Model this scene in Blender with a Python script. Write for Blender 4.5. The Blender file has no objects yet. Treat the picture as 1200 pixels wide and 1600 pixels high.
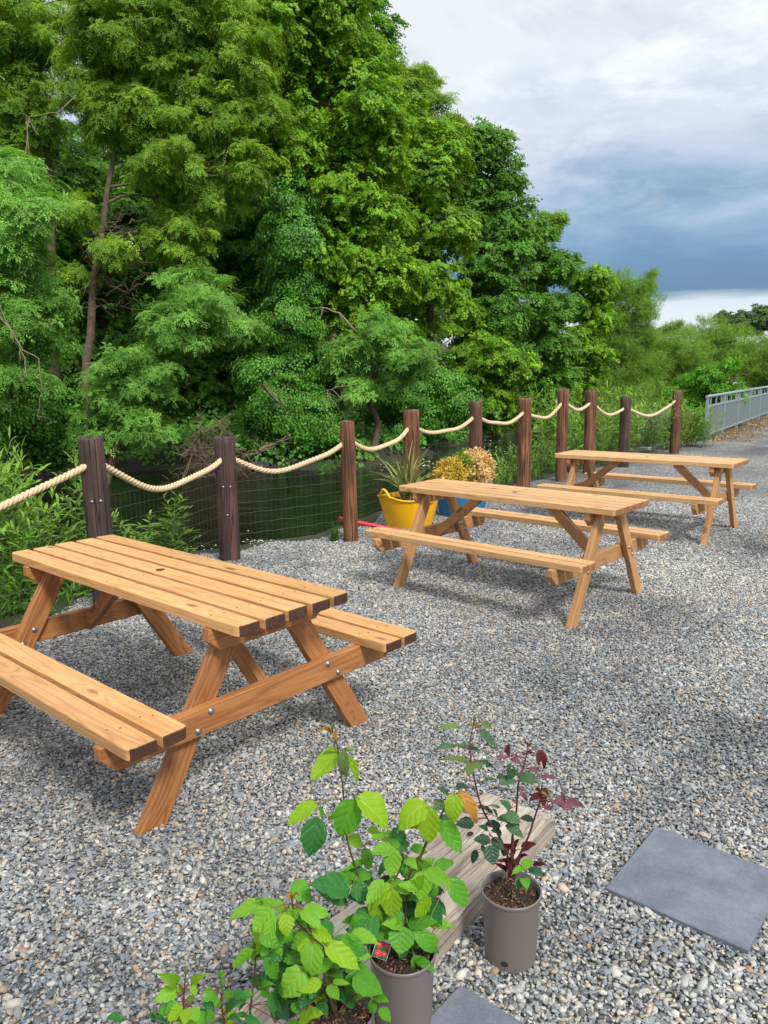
import bpy, math, random
import numpy as np
from mathutils import Vector, Matrix, noise
random.seed(11); rng = np.random.default_rng(11)
SC = bpy.context.scene
COL = SC.collection
PI = math.pi

# ------------------------------------------------------------------ camera
F_PX, PITCH, ROLL, EYE = 1189.4, 0.17883, -0.01611, 1.6254
cp, sp, cr, sr = math.cos(PITCH), math.sin(PITCH), math.cos(ROLL), math.sin(ROLL)
FW = Vector((0, cp, -sp)); U0 = Vector((0, sp, cp)); R0 = Vector((1, 0, 0))
RT = R0 * cr + U0 * sr; UP = R0 * -sr + U0 * cr
cd = bpy.data.cameras.new('camera'); cam = bpy.data.objects.new('camera', cd); COL.objects.link(cam)
M3 = Matrix((RT, UP, -FW)).transposed()
cam.matrix_world = Matrix.Translation((0, 0, EYE)) @ M3.to_4x4()
cd.sensor_fit = 'VERTICAL'; cd.sensor_height = 36; cd.lens = 36 * F_PX / 1600
cd.clip_start = 0.05; cd.clip_end = 3000
SC.camera = cam
SC.render.resolution_x = 768; SC.render.resolution_y = 1024

# ------------------------------------------------------------------ world, sun, exposure
SUN_EL, SUN_AZ = math.radians(46), math.radians(152)      # azimuth clockwise from +Y: behind and to the right
w = bpy.data.worlds.new('World'); SC.world = w; w.use_nodes = True
nt = w.node_tree; nt.nodes.clear()
def N(nt, typ, inputs=None, **props):
    n = nt.nodes.new(typ)
    for k, v in props.items(): setattr(n, k, v)
    for k, v in (inputs or {}).items():
        s = n.inputs[k]
        if isinstance(v, bpy.types.NodeSocket): nt.links.new(v, s)
        else: s.default_value = v
    return n
def ramp(nt, fac, stops, interp='LINEAR'):
    n = nt.nodes.new('ShaderNodeValToRGB'); n.color_ramp.interpolation = interp
    el = n.color_ramp.elements
    while len(el) > 1: el.remove(el[-1])
    el[0].position = stops[0][0]; el[0].color = (*stops[0][1], 1)
    for p, c in stops[1:]:
        e = el.new(p); e.color = (*c, 1)
    nt.links.new(fac, n.inputs[0]); return n.outputs[0]
def M(nt, op, a, b=0.0, c=0.0, clamp=False):
    n = nt.nodes.new('ShaderNodeMath'); n.operation = op; n.use_clamp = clamp
    for i, v in enumerate((a, b, c)):
        if isinstance(v, bpy.types.NodeSocket): nt.links.new(v, n.inputs[i])
        else: n.inputs[i].default_value = v
    return n.outputs[0]
def mixc(nt, fac, a, b, mode='MIX'):
    n = nt.nodes.new('ShaderNodeMix'); n.data_type = 'RGBA'; n.blend_type = mode
    for s, v in ((n.inputs[0], fac), (n.inputs[6], a), (n.inputs[7], b)):
        if isinstance(v, bpy.types.NodeSocket): nt.links.new(v, s)
        else: s.default_value = v if isinstance(v, (int, float)) else (*v, 1) if len(v) == 3 else v
    return n.outputs[2]
tc = N(nt, 'ShaderNodeTexCoord').outputs['Generated']
sep = N(nt, 'ShaderNodeSeparateXYZ', {0: tc})
zc = M(nt, 'MAXIMUM', sep.outputs[2], 0.0)
den = M(nt, 'ADD', zc, 0.16)
px_ = M(nt, 'DIVIDE', sep.outputs[0], den); py_ = M(nt, 'DIVIDE', sep.outputs[1], den)
cv = N(nt, 'ShaderNodeCombineXYZ', {0: px_, 1: py_, 2: 3.7}).outputs[0]
n1 = N(nt, 'ShaderNodeTexNoise', {'Vector': cv, 'Scale': 1.5, 'Detail': 9.0, 'Roughness': 0.6, 'Distortion': 0.5}).outputs[0]
n2 = N(nt, 'ShaderNodeTexNoise', {'Vector': cv, 'Scale': 2.6, 'Detail': 10.0, 'Roughness': 0.66, 'Distortion': 0.2}).outputs[0]
n3 = N(nt, 'ShaderNodeTexNoise', {'Vector': N(nt, 'ShaderNodeMapping', {'Vector': tc, 'Scale': (3, 3, 26), 'Location': (0.3, 0, 0)}).outputs[0], 'Scale': 2.0, 'Detail': 4.0}).outputs[0]
band = M(nt, 'ADD', zc, M(nt, 'MULTIPLY', M(nt, 'SUBTRACT', n3, 0.5), 0.022))
zz = M(nt, 'ADD', band, M(nt, 'MULTIPLY', M(nt, 'MULTIPLY', M(nt, 'SUBTRACT', n1, 0.5), 0.34), M(nt, 'MULTIPLY', M(nt, 'SUBTRACT', zc, 0.10), 9.0, clamp=True)))
c1 = ramp(nt, zz, [(0.0, (.45, .51, .55)), (0.055, (.56, .60, .64)), (0.078, (.50, .56, .62)), (0.090, (.105, .185, .29)),
                   (0.125, (.12, .22, .35)), (0.17, (.20, .31, .44)), (0.22, (.35, .42, .53)), (0.29, (.48, .53, .60)), (0.36, (.57, .60, .63)),
                   (0.45, (.58, .60, .62)), (0.7, (.80, .82, .85)), (1.0, (1.0, 1.0, 1.0))])
hi = M(nt, 'MULTIPLY', M(nt, 'SUBTRACT', n2, 0.48), 4.0, clamp=True)
hi = M(nt, 'MULTIPLY', hi, M(nt, 'MULTIPLY', M(nt, 'SUBTRACT', zc, 0.15), 6.0, clamp=True))
c2 = mixc(nt, hi, c1, (.74, .75, .75))
lo = M(nt, 'MULTIPLY', M(nt, 'SUBTRACT', 0.46, n1), 4.0, clamp=True)
lo = M(nt, 'MULTIPLY', lo, M(nt, 'MULTIPLY', M(nt, 'SUBTRACT', zc, 0.12), 5.0, clamp=True))
c3 = mixc(nt, M(nt, 'MULTIPLY', lo, 0.6), c2, (.32, .35, .42))
gnd = M(nt, 'LESS_THAN', sep.outputs[2], -0.002)
c4 = mixc(nt, gnd, c3, (.20, .22, .18))
sky = N(nt, 'ShaderNodeTexSky', sky_type='NISHITA', sun_disc=False, sun_elevation=SUN_EL, sun_rotation=SUN_AZ)
bgS = N(nt, 'ShaderNodeBackground', {0: sky.outputs[0], 1: 0.1})
bgC = N(nt, 'ShaderNodeBackground', {0: c4, 1: 1.0})
mx = N(nt, 'ShaderNodeMixShader', {0: 0.97, 1: bgS.outputs[0], 2: bgC.outputs[0]})
N(nt, 'ShaderNodeOutputWorld', {0: mx.outputs[0]})

sl = bpy.data.lights.new('sun', 'SUN'); sl.energy = 2.4; sl.angle = math.radians(11); sl.color = (1, .95, .87)
so = bpy.data.objects.new('sun', sl); COL.objects.link(so)
sd = Vector((math.sin(SUN_AZ) * math.cos(SUN_EL), math.cos(SUN_AZ) * math.cos(SUN_EL), math.sin(SUN_EL)))
so.rotation_euler = sd.to_track_quat('Z', 'Y').to_euler(); so.location = (8, -8, 20)
vs = SC.view_settings; vs.view_transform = 'Standard'; vs.look = 'None'; vs.gamma = 1; vs.use_curve_mapping = False
vs.exposure = 0.60
SC.cycles.max_bounces = 6; SC.cycles.diffuse_bounces = 3; SC.cycles.glossy_bounces = 2
SC.cycles.transmission_bounces = 3; SC.cycles.transparent_max_bounces = 6

# ------------------------------------------------------------------ positions read off the photograph (1200 x 1600)
def ray(px, py): return FW * F_PX + RT * (px - 600) + UP * (800 - py)
O = Vector((0, 0, EYE))
def onz(px, py, z=0.0):
    d = ray(px, py); return O + d * ((z - EYE) / d.z)
def ony(px, py, Y):
    d = ray(px, py); return O + d * (Y / d.y)
def at(px, py, dist):
    d = ray(px, py); return O + d * (dist / math.hypot(d.x, d.y))

# ------------------------------------------------------------------ mesh helpers
def tag(o, label=None, cat=None, group=None, kind=None):
    if label: o['label'] = label
    if cat: o['category'] = cat
    if group: o['group'] = group
    if kind: o['kind'] = kind
    return o
def thing(name, loc, rz, label, cat, group=None):
    o = bpy.data.objects.new(name, None); COL.objects.link(o); o.empty_display_size = 0.1
    o.location = loc; o.rotation_euler = (0, 0, rz)
    return tag(o, label, cat, group)
def link(name, me, parent=None, mat4=None, **kw):
    o = bpy.data.objects.new(name, me); COL.objects.link(o)
    if parent is not None: o.parent = parent
    if mat4 is not None: o.matrix_basis = mat4
    return tag(o, **kw)
class MB:
    def __init__(s): s.v = []; s.f = []; s.m = []; s.sm = []
    def add(s, vs, fs, m=0, smooth=False):
        b = len(s.v); s.v += [tuple(p) for p in vs]
        for f in fs: s.f.append(tuple(i + b for i in f)); s.m.append(m); s.sm.append(smooth)
    def box(s, x0, x1, y0, y1, z0, z1, m=0, T=None):
        vs = [Vector((x, y, z)) for z in (z0, z1) for y in (y0, y1) for x in (x0, x1)]
        if T is not None: vs = [T @ p for p in vs]
        s.add(vs, [(0, 2, 3, 1), (4, 5, 7, 6), (0, 1, 5, 4), (2, 6, 7, 3), (0, 4, 6, 2), (1, 3, 7, 5)], m)
    def tube(s, pts, rad, n=6, m=0, smooth=True, caps=True):
        pts = [Vector(p) for p in pts]; k = len(pts)
        if not hasattr(rad, '__len__'): rad = [rad] * k
        ref = None; vs = []
        for i, p in enumerate(pts):
            t = (pts[min(i + 1, k - 1)] - pts[max(i - 1, 0)])
            if t.length < 1e-9: t = Vector((0, 0, 1))
            t.normalize()
            if ref is None: ref = t.orthogonal().normalized()
            ref = (ref - t * ref.dot(t))
            ref = ref.normalized() if ref.length > 1e-6 else t.orthogonal().normalized()
            b = t.cross(ref)
            for j in range(n):
                a = 2 * PI * j / n
                vs.append(p + (ref * math.cos(a) + b * math.sin(a)) * rad[i])
        fs = [(i * n + j, i * n + (j + 1) % n, (i + 1) * n + (j + 1) % n, (i + 1) * n + j) for i in range(k - 1) for j in range(n)]
        s.add(vs, fs, m, smooth)
        if caps: s.add(vs[:n], [tuple(range(n - 1, -1, -1))], m); s.add(vs[-n:], [tuple(range(n))], m)
    def lathe(s, prof, n=24, m=0, smooth=True, wob=None):
        vs = []
        for i, (r, z) in enumerate(prof):
            for j in range(n):
                a = 2 * PI * j / n
                q = wob(i, a) if wob else (1.0, 0.0)
                vs.append((r * q[0] * math.cos(a), r * q[0] * math.sin(a), z + q[1]))
        fs = [(i * n + j, i * n + (j + 1) % n, (i + 1) * n + (j + 1) % n, (i + 1) * n + j) for i in range(len(prof) - 1) for j in range(n)]
        s.add(vs, fs, m, smooth)
    def prism(s, out, z0, z1, bev=0.004, endm=None, zbias=True, rough=0.0):
        """outline (ccw, xy) between z0 and z1 with a small bevel"""
        n = len(out); c = Vector((sum(p[0] for p in out) / n, sum(p[1] for p in out) / n))
        def inset(d):
            r = []
            for i in range(n):
                a, b, e = Vector(out[i - 1]), Vector(out[i]), Vector(out[(i + 1) % n])
                e1 = (b - a).normalized(); e2 = (e - b).normalized()
                n1 = Vector((-e1.y, e1.x)); n2 = Vector((-e2.y, e2.x)); k = 1 + n1.dot(n2)
                r.append(b + (n1 + n2) * (d / max(k, .3)))
            return r
        ins = inset(bev)
        rings = [[(p.x, p.y, z0) for p in ins], [(p[0], p[1], z0 + bev) for p in out], [(p[0], p[1], z1 - bev) for p in out], [(p.x, p.y, z1) for p in ins]]
        vs = [p for r in rings for p in r]
        s.add(vs, [tuple(range(n - 1, -1, -1)), tuple(range(3 * n, 4 * n))], 0)
        for k in range(3):
            for j in range(n):
                e = Vector(out[(j + 1) % n]) - Vector(out[j])
                mm = endm if (endm is not None and abs(e.y) > abs(e.x) * 1.0) else 0
                s.add([vs[k * n + j], vs[k * n + (j + 1) % n], vs[(k + 1) * n + (j + 1) % n], vs[(k + 1) * n + j]], [(0, 1, 2, 3)], mm)
    def mesh(s, name, *mats):
        me = bpy.data.meshes.new(name); me.from_pydata(s.v, [], s.f)
        for m in mats: me.materials.append(m)
        if len(mats) > 1: me.polygons.foreach_set('material_index', s.m)
        me.polygons.foreach_set('use_smooth', s.sm); me.update(); return me
def quick(name, mats, parent, fn, mat4=None, **kw):
    mb = MB(); fn(mb); return link(name, mb.mesh(name, *(mats if isinstance(mats, (list, tuple)) else [mats])), parent, mat4, **kw)

# ------------------------------------------------------------------ materials
def new_mat(name):
    m = bpy.data.materials.new(name); m.use_nodes = True; t = m.node_tree; t.nodes.clear()
    out = t.nodes.new('ShaderNodeOutputMaterial'); return m, t, out
def finish(t, out, col, rough=0.6, bump=None, bs=0.3, bd=0.01, metal=0.0, spec=0.5, **kw):
    b = N(t, 'ShaderNodeBsdfPrincipled', {'Base Color': col if isinstance(col, bpy.types.NodeSocket) else (*col, 1), 'Roughness': rough, 'Metallic': metal, 'Specular IOR Level': spec})
    for k, v in kw.items(): b.inputs[k].default_value = v
    if bump is not None:
        bn = N(t, 'ShaderNodeBump', {'Height': bump, 'Strength': bs, 'Distance': bd}); t.links.new(bn.outputs[0], b.inputs['Normal'])
    t.links.new(b.outputs[0], out.inputs[0]); return b
def simple(name, col, rough=0.6, nscale=30, namp=0.25, bs=0.2, metal=0.0, **kw):
    m, t, out = new_mat(name)
    c = N(t, 'ShaderNodeTexCoord').outputs['Object']
    n = N(t, 'ShaderNodeTexNoise', {'Vector': c, 'Scale': nscale, 'Detail': 5.0}).outputs[0]
    v = M(t, 'ADD', 1 - namp, M(t, 'MULTIPLY', n, 2 * namp))
    hc = N(t, 'ShaderNodeHueSaturation', {'Value': v, 'Color': (*col, 1)}).outputs[0]
    finish(t, out, hc, rough, n, bs, 0.03 if bs > .7 else 0.004, metal, **kw); return m
def wood(name, light, dark, knot, ringscale=1.0, rough=0.55, weather=0.0):
    m, t, out = new_mat(name)
    tcn = N(t, 'ShaderNodeTexCoord').outputs['Object']; rnd = N(t, 'ShaderNodeObjectInfo').outputs['Random']
    off = N(t, 'ShaderNodeCombineXYZ', {0: M(t, 'MULTIPLY', rnd, 41.0), 1: M(t, 'MULTIPLY', rnd, 17.3), 2: M(t, 'MULTIPLY', rnd, 7.7)}).outputs[0]
    p = N(t, 'ShaderNodeVectorMath', {0: tcn, 1: off}, operation='ADD').outputs[0]
    # knots: stretched cells
    kp = N(t, 'ShaderNodeMapping', {'Vector': p, 'Scale': (3.0, 7.5, 5.0)}).outputs[0]
    vor = N(t, 'ShaderNodeTexVoronoi', {'Vector': kp, 'Scale': 1.0, 'Randomness': 1.0}).outputs['Distance']
    kn = M(t, 'SUBTRACT', 1.0, M(t, 'MULTIPLY', vor, 7.5), clamp=True)
    kw_ = M(t, 'SUBTRACT', 1.0, M(t, 'MULTIPLY', vor, 1.7), clamp=True)
    g = N(t, 'ShaderNodeTexNoise', {'Vector': N(t, 'ShaderNodeMapping', {'Vector': p, 'Scale': (0.5, 9.0, 9.0)}).outputs[0], 'Scale': 1.0, 'Detail': 2.0, 'Roughness': 0.4}).outputs[0]
    gg = M(t, 'ADD', g, M(t, 'MULTIPLY', M(t, 'POWER', kw_, 2.0), 0.16))
    ring = M(t, 'PINGPONG', M(t, 'MULTIPLY', gg, 17.0 * ringscale), 0.5)
    ring = M(t, 'POWER', M(t, 'MULTIPLY', ring, 2.0), 1.8)
    fine = N(t, 'ShaderNodeTexNoise', {'Vector': N(t, 'ShaderNodeMapping', {'Vector': p, 'Scale': (5, 170, 170)}).outputs[0], 'Scale': 1.0, 'Detail': 3.0}).outputs[0]
    big = N(t, 'ShaderNodeTexNoise', {'Vector': N(t, 'ShaderNodeMapping', {'Vector': p, 'Scale': (1.5, 6, 6)}).outputs[0], 'Scale': 1.0, 'Detail': 4.0}).outputs[0]
    f = M(t, 'ADD', M(t, 'MULTIPLY', ring, 0.62), M(t, 'ADD', M(t, 'MULTIPLY', M(t, 'SUBTRACT', fine, .35), 0.75), M(t, 'MULTIPLY', M(t, 'SUBTRACT', big, .35), 0.8)), clamp=True)
    c = mixc(t, f, light, dark)
    c = mixc(t, M(t, 'MULTIPLY', M(t, 'POWER', kn, 0.45), 0.9), c, knot)
    hv = N(t, 'ShaderNodeHueSaturation', {'Value': M(t, 'ADD', 0.86, M(t, 'MULTIPLY', M(t, 'FRACT', M(t, 'MULTIPLY', rnd, 13.7)), 0.24)), 'Color': c}).outputs[0]
    h = M(t, 'ADD', M(t, 'MULTIPLY', fine, 0.6), M(t, 'MULTIPLY', ring, 0.4))
    finish(t, out, hv, rough, h, 0.28, 0.003); return m
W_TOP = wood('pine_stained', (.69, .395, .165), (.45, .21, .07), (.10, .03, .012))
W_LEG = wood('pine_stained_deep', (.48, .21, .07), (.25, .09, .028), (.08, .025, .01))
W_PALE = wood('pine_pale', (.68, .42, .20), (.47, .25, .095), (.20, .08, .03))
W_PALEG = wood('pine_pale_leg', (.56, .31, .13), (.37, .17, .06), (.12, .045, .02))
W_END = wood('pine_end_grain', (.10, .042, .022), (.022, .010, .007), (.03, .01, .008), 2.0)
W_ENDP = wood('pine_end_grain_pale', (.36, .17, .07), (.18, .07, .03), (.1, .03, .02), 2.0)
def post_mat():
    m, t, out = new_mat('creosoted_pole')
    tcn = N(t, 'ShaderNodeTexCoord').outputs['Object']; rnd = N(t, 'ShaderNodeObjectInfo').outputs['Random']
    off = N(t, 'ShaderNodeCombineXYZ', {0: M(t, 'MULTIPLY', rnd, 31.0), 2: M(t, 'MULTIPLY', rnd, 11.0)}).outputs[0]
    p = N(t, 'ShaderNodeVectorMath', {0: tcn, 1: off}, operation='ADD').outputs[0]
    a = N(t, 'ShaderNodeTexNoise', {'Vector': N(t, 'ShaderNodeMapping', {'Vector': p, 'Scale': (22, 22, 1.5)}).outputs[0], 'Scale': 1.0, 'Detail': 6.0, 'Roughness': .65}).outputs[0]
    b = N(t, 'ShaderNodeTexNoise', {'Vector': N(t, 'ShaderNodeMapping', {'Vector': p, 'Scale': (6, 6, 3.5)}).outputs[0], 'Scale': 1.0, 'Detail': 3.0}).outputs[0]
    crk = N(t, 'ShaderNodeTexNoise', {'Vector': N(t, 'ShaderNodeMapping', {'Vector': p, 'Scale': (30, 30, .8)}).outputs[0], 'Scale': 1.0, 'Detail': 1.0}).outputs[0]
    crack = M(t, 'SUBTRACT', 1.0, M(t, 'MULTIPLY', M(t, 'ABSOLUTE', M(t, 'SUBTRACT', crk, .5)), 28.0), clamp=True)
    dk = N(t, 'ShaderNodeAttribute', attribute_type='OBJECT', attribute_name='dark').outputs['Fac']
    c = ramp(t, M(t, 'ADD', M(t, 'MULTIPLY', a, .75), M(t, 'MULTIPLY', b, .35)), [(.35, (.045, .017, .010)), (.50, (.13, .048, .020)), (.66, (.26, .11, .045)), (.8, (.36, .18, .08))])
    cd_ = ramp(t, M(t, 'ADD', M(t, 'MULTIPLY', a, .75), M(t, 'MULTIPLY', b, .35)), [(.35, (.020, .013, .014)), (.55, (.055, .031, .028)), (.75, (.13, .066, .048))])
    c = mixc(t, dk, c, cd_)
    c = mixc(t, crack, c, (.012, .008, .007))
    finish(t, out, c, .62, M(t, 'SUBTRACT', a, M(t, 'MULTIPLY', crack, .8)), .7, .008); return m
MP = post_mat()
MROPE = simple('manila_rope', (.62, .47, .29), .85, 260, .28, .4)
MWIRE = simple('galvanised_wire', (.19, .20, .19), .45, 40, .2, 0, .6)
MBOLT = simple('zinc_bolt', (.33, .34, .35), .42, 60, .2, .1, .9)
MBOLTH = simple('bolt_recess', (.03, .02, .015), .8)
MGALV = simple('galvanised_steel', (.31, .37, .39), .5, 9, .25, .1, .35)
MPAN = simple('steel_mesh_panel', (.19, .23, .235), .6, 14, .3, .1, .2)
MPOT = simple('taupe_plastic', (.155, .138, .130), .42, 14, .07, .05)
MYEL = simple('yellow_rubber', (.94, .50, .008), .38, 8, .07, .08)
MBLU = simple('blue_rubber', (.012, .24, .52), .38, 8, .07, .08)
MRED = simple('red_plastic', (.62, .035, .05), .35, 20, .1, .05)
MBARK = simple('bark', (.12, .085, .055), .9, 9, .6, 1.0)
MTWIG = simple('dead_twig', (.17, .115, .08), .9, 12, .45, .3)
MSTEM = simple('green_stem', (.10, .13, .035), .6, 30, .3, .1)
MSTEMR = simple('red_rose_stem', (.10, .025, .025), .5, 30, .4, .1)
MROCK = simple('bank_rock', (.17, .155, .14), .85, 5, .45, .8)
MCONC = simple('concrete_edge', (.36, .34, .31), .85, 18, .25, .4)
def soil_mat():
    m, t, out = new_mat('potting_soil')
    c = N(t, 'ShaderNodeTexCoord').outputs['Object']
    v = N(t, 'ShaderNodeTexVoronoi', {'Vector': c, 'Scale': 190.0})
    r = N(t, 'ShaderNodeSeparateColor', {0: v.outputs['Color']}).outputs[0]
    cc = ramp(t, r, [(0, (.012, .007, .005)), (.6, (.035, .018, .011)), (.88, (.08, .04, .02)), (1, (.26, .14, .07))])
    finish(t, out, cc, .9, v.outputs['Distance'], 1.0, .006); return m
MSOIL = soil_mat()
def slab_mat():
    m, t, out = new_mat('slate_grey_paving')
    c = N(t, 'ShaderNodeTexCoord').outputs['Object']
    a = N(t, 'ShaderNodeTexNoise', {'Vector': c, 'Scale': 9.0, 'Detail': 9.0, 'Roughness': .65}).outputs[0]
    f = N(t, 'ShaderNodeTexNoise', {'Vector': c, 'Scale': 260.0, 'Detail': 2.0}).outputs[0]
    h = N(t, 'ShaderNodeTexNoise', {'Vector': c, 'Scale': 60.0, 'Detail': 4.0, 'Roughness': .7}).outputs[0]
    cc = ramp(t, M(t, 'ADD', M(t, 'MULTIPLY', a, .6), M(t, 'ADD', M(t, 'MULTIPLY', f, .34), M(t, 'MULTIPLY', h, .16))), [(.35, (.07, .08, .105)), (.52, (.12, .135, .172)), (.7, (.19, .205, .25))])
    finish(t, out, cc, .62, M(t, 'ADD', h, M(t, 'MULTIPLY', f, .6)), .35, .003); return m
MSLAB = slab_mat()
def sleeper_mat():
    m, t, out = new_mat('weathered_timber')
    p = N(t, 'ShaderNodeTexCoord').outputs['Object']
    a = N(t, 'ShaderNodeTexNoise', {'Vector': N(t, 'ShaderNodeMapping', {'Vector': p, 'Scale': (3, 60, 60)}).outputs[0], 'Scale': 1.0, 'Detail': 7.0, 'Roughness': .7}).outputs[0]
    b = N(t, 'ShaderNodeTexNoise', {'Vector': N(t, 'ShaderNodeMapping', {'Vector': p, 'Scale': (4, 9, 9)}).outputs[0], 'Scale': 1.0, 'Detail': 5.0}).outputs[0]
    k = N(t, 'ShaderNodeTexNoise', {'Vector': N(t, 'ShaderNodeMapping', {'Vector': p, 'Scale': (1.6, 34, 34)}).outputs[0], 'Scale': 1.0, 'Detail': 2.0, 'Distortion': .6}).outputs[0]
    crack = M(t, 'SUBTRACT', 1.0, M(t, 'MULTIPLY', M(t, 'ABSOLUTE', M(t, 'SUBTRACT', k, .47)), 45.0), clamp=True)
    c = ramp(t, M(t, 'ADD', M(t, 'MULTIPLY', a, .6), M(t, 'MULTIPLY', b, .5)), [(.3, (.13, .10, .075)), (.43, (.25, .205, .16)), (.56, (.37, .32, .265)), (.72, (.50, .45, .38))])
    c = mixc(t, M(t, 'MULTIPLY', crack, .5), c, (.07, .05, .035))
    finish(t, out, c, .85, M(t, 'SUBTRACT', a, crack), .6, .006); return m
MSLEEP = sleeper_mat()

def leaf_mat(name, col, tip=None, rough=.5, trans=.38, var=.36, hue=.02, veins=False, spec=.25, tcol=None):
    m, t, out = new_mat(name)
    rnd = N(t, 'ShaderNodeObjectInfo').outputs['Random']
    geo = N(t, 'ShaderNodeNewGeometry')
    c = (*col, 1)
    isl = geo.outputs['Random Per Island']
    if tip is not None:
        c = mixc(t, M(t, 'POWER', M(t, 'FRACT', M(t, 'MULTIPLY', rnd, 7.31)), 1.4), col, tip)
    hs = N(t, 'ShaderNodeHueSaturation', {'Hue': M(t, 'ADD', .5 - hue, M(t, 'MULTIPLY', isl, 2 * hue)),
           'Value': M(t, 'MULTIPLY', M(t, 'ADD', 1 - var, M(t, 'MULTIPLY', rnd, 2 * var)), M(t, 'ADD', .85, M(t, 'MULTIPLY', isl, .3))), 'Color': c}).outputs[0]
    bumpn = None
    if veins:
        oc = N(t, 'ShaderNodeSeparateXYZ', {0: N(t, 'ShaderNodeTexCoord').outputs['Object']})
        ay = M(t, 'ABSOLUTE', oc.outputs[1])
        side = M(t, 'PINGPONG', M(t, 'MULTIPLY', M(t, 'ADD', M(t, 'SUBTRACT', oc.outputs[0], M(t, 'MULTIPLY', ay, .8)), M(t, 'MULTIPLY', N(t, 'ShaderNodeTexNoise', {'Vector': N(t, 'ShaderNodeTexCoord').outputs['Object'], 'Scale': 4.0}).outputs[0], .12)), 4.9), .5)
        sv = M(t, 'SUBTRACT', 1.0, M(t, 'MULTIPLY', side, 9.0), clamp=True)
        mv = M(t, 'SUBTRACT', 1.0, M(t, 'MULTIPLY', ay, 42.0), clamp=True)
        v = M(t, 'MAXIMUM', M(t, 'MULTIPLY', sv, .32), M(t, 'MULTIPLY', mv, .8))
        lightc = N(t, 'ShaderNodeHueSaturation', {'Value': 1.7, 'Saturation': .8, 'Color': hs}).outputs[0]
        hs = mixc(t, M(t, 'MULTIPLY', v, .55), hs, lightc)
        bumpn = N(t, 'ShaderNodeBump', {'Height': M(t, 'SUBTRACT', side, v), 'Strength': .45, 'Distance': .004}).outputs[0]
    b = N(t, 'ShaderNodeBsdfPrincipled', {'Base Color': hs, 'Roughness': rough, 'Specular IOR Level': spec})
    tr = N(t, 'ShaderNodeBsdfTranslucent', {'Color': N(t, 'ShaderNodeHueSaturation', {'Hue': .485, 'Value': 1.25, 'Saturation': 1.1, 'Color': hs}).outputs[0]})
    if bumpn is not None: t.links.new(bumpn, b.inputs['Normal'])
    ms = N(t, 'ShaderNodeMixShader', {0: trans, 1: b.outputs[0], 2: tr.outputs[0]})
    t.links.new(ms.outputs[0], out.inputs[0]); return m
L_ASH = leaf_mat('ash_leaf', (.16, .32, .035), (.32, .50, .05))
L_ASHB = leaf_mat('ash_leaf_cool', (.15, .35, .06), (.27, .51, .09))
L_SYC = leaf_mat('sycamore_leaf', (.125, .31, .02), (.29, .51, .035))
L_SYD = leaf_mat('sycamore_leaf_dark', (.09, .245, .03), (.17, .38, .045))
L_IVY = leaf_mat('ivy_leaf', (.065, .19, .018), (.125, .31, .025), rough=.42, trans=.15, spec=.35)
L_WIL = leaf_mat('willow_leaf', (.17, .33, .05), (.26, .43, .07))
L_SHR = leaf_mat('shrub_leaf', (.09, .28, .02), (.18, .42, .02), rough=.4)
L_DKT = leaf_mat('distant_dark_leaf', (.10, .19, .055), (.13, .24, .06))
L_BANK = leaf_mat('bank_plant_leaf', (.09, .22, .035), (.16, .32, .045), rough=.4)
L_WSH = leaf_mat('willow_shoot_leaf', (.16, .33, .04), (.26, .45, .07), rough=.4, trans=.35)
L_GRASS = leaf_mat('grass_blade', (.10, .20, .03), (.16, .26, .05))
L_DRY = leaf_mat('dry_litter', (.25, .15, .08), (.35, .24, .13), trans=.1)
L_SPK = leaf_mat('variegated_blade', (.13, .19, .05), (.36, .36, .14), trans=.15)
L_GOLD = leaf_mat('golden_shrub_leaf', (.75, .56, .09), (.48, .48, .07), hue=.02)
L_TAN = leaf_mat('tan_shrub_leaf', (.78, .60, .28), (.72, .53, .20), hue=.01)
L_LIME = leaf_mat('lime_shrub_leaf', (.16, .30, .03), (.30, .42, .05))
RL = {
 'y': leaf_mat('rose_leaf_lime', (.25, .43, .02), rough=.42, trans=.42, var=.12, veins=True),
 'l': leaf_mat('rose_leaf_light', (.19, .41, .035), rough=.42, trans=.40, var=.12, veins=True),
 'g': leaf_mat('rose_leaf_green', (.10, .31, .025), rough=.38, trans=.34, var=.15, veins=True),
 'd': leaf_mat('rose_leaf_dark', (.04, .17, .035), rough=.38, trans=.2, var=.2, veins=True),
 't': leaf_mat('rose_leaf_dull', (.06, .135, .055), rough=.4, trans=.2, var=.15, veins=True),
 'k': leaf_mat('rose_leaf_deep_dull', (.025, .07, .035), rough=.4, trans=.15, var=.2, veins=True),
 'm': leaf_mat('rose_leaf_maroon', (.085, .012, .018), rough=.35, trans=.2, var=.2, veins=True),
 'p': leaf_mat('rose_leaf_purple', (.17, .065, .085), rough=.4, trans=.2, var=.15, veins=True),
 'b': leaf_mat('rose_leaf_bronze', (.36, .17, .03), rough=.4, trans=.3, var=.15, veins=True),
 'o': leaf_mat('rose_leaf_olive', (.13, .19, .05), rough=.4, trans=.25, var=.15, veins=True),
}

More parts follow.
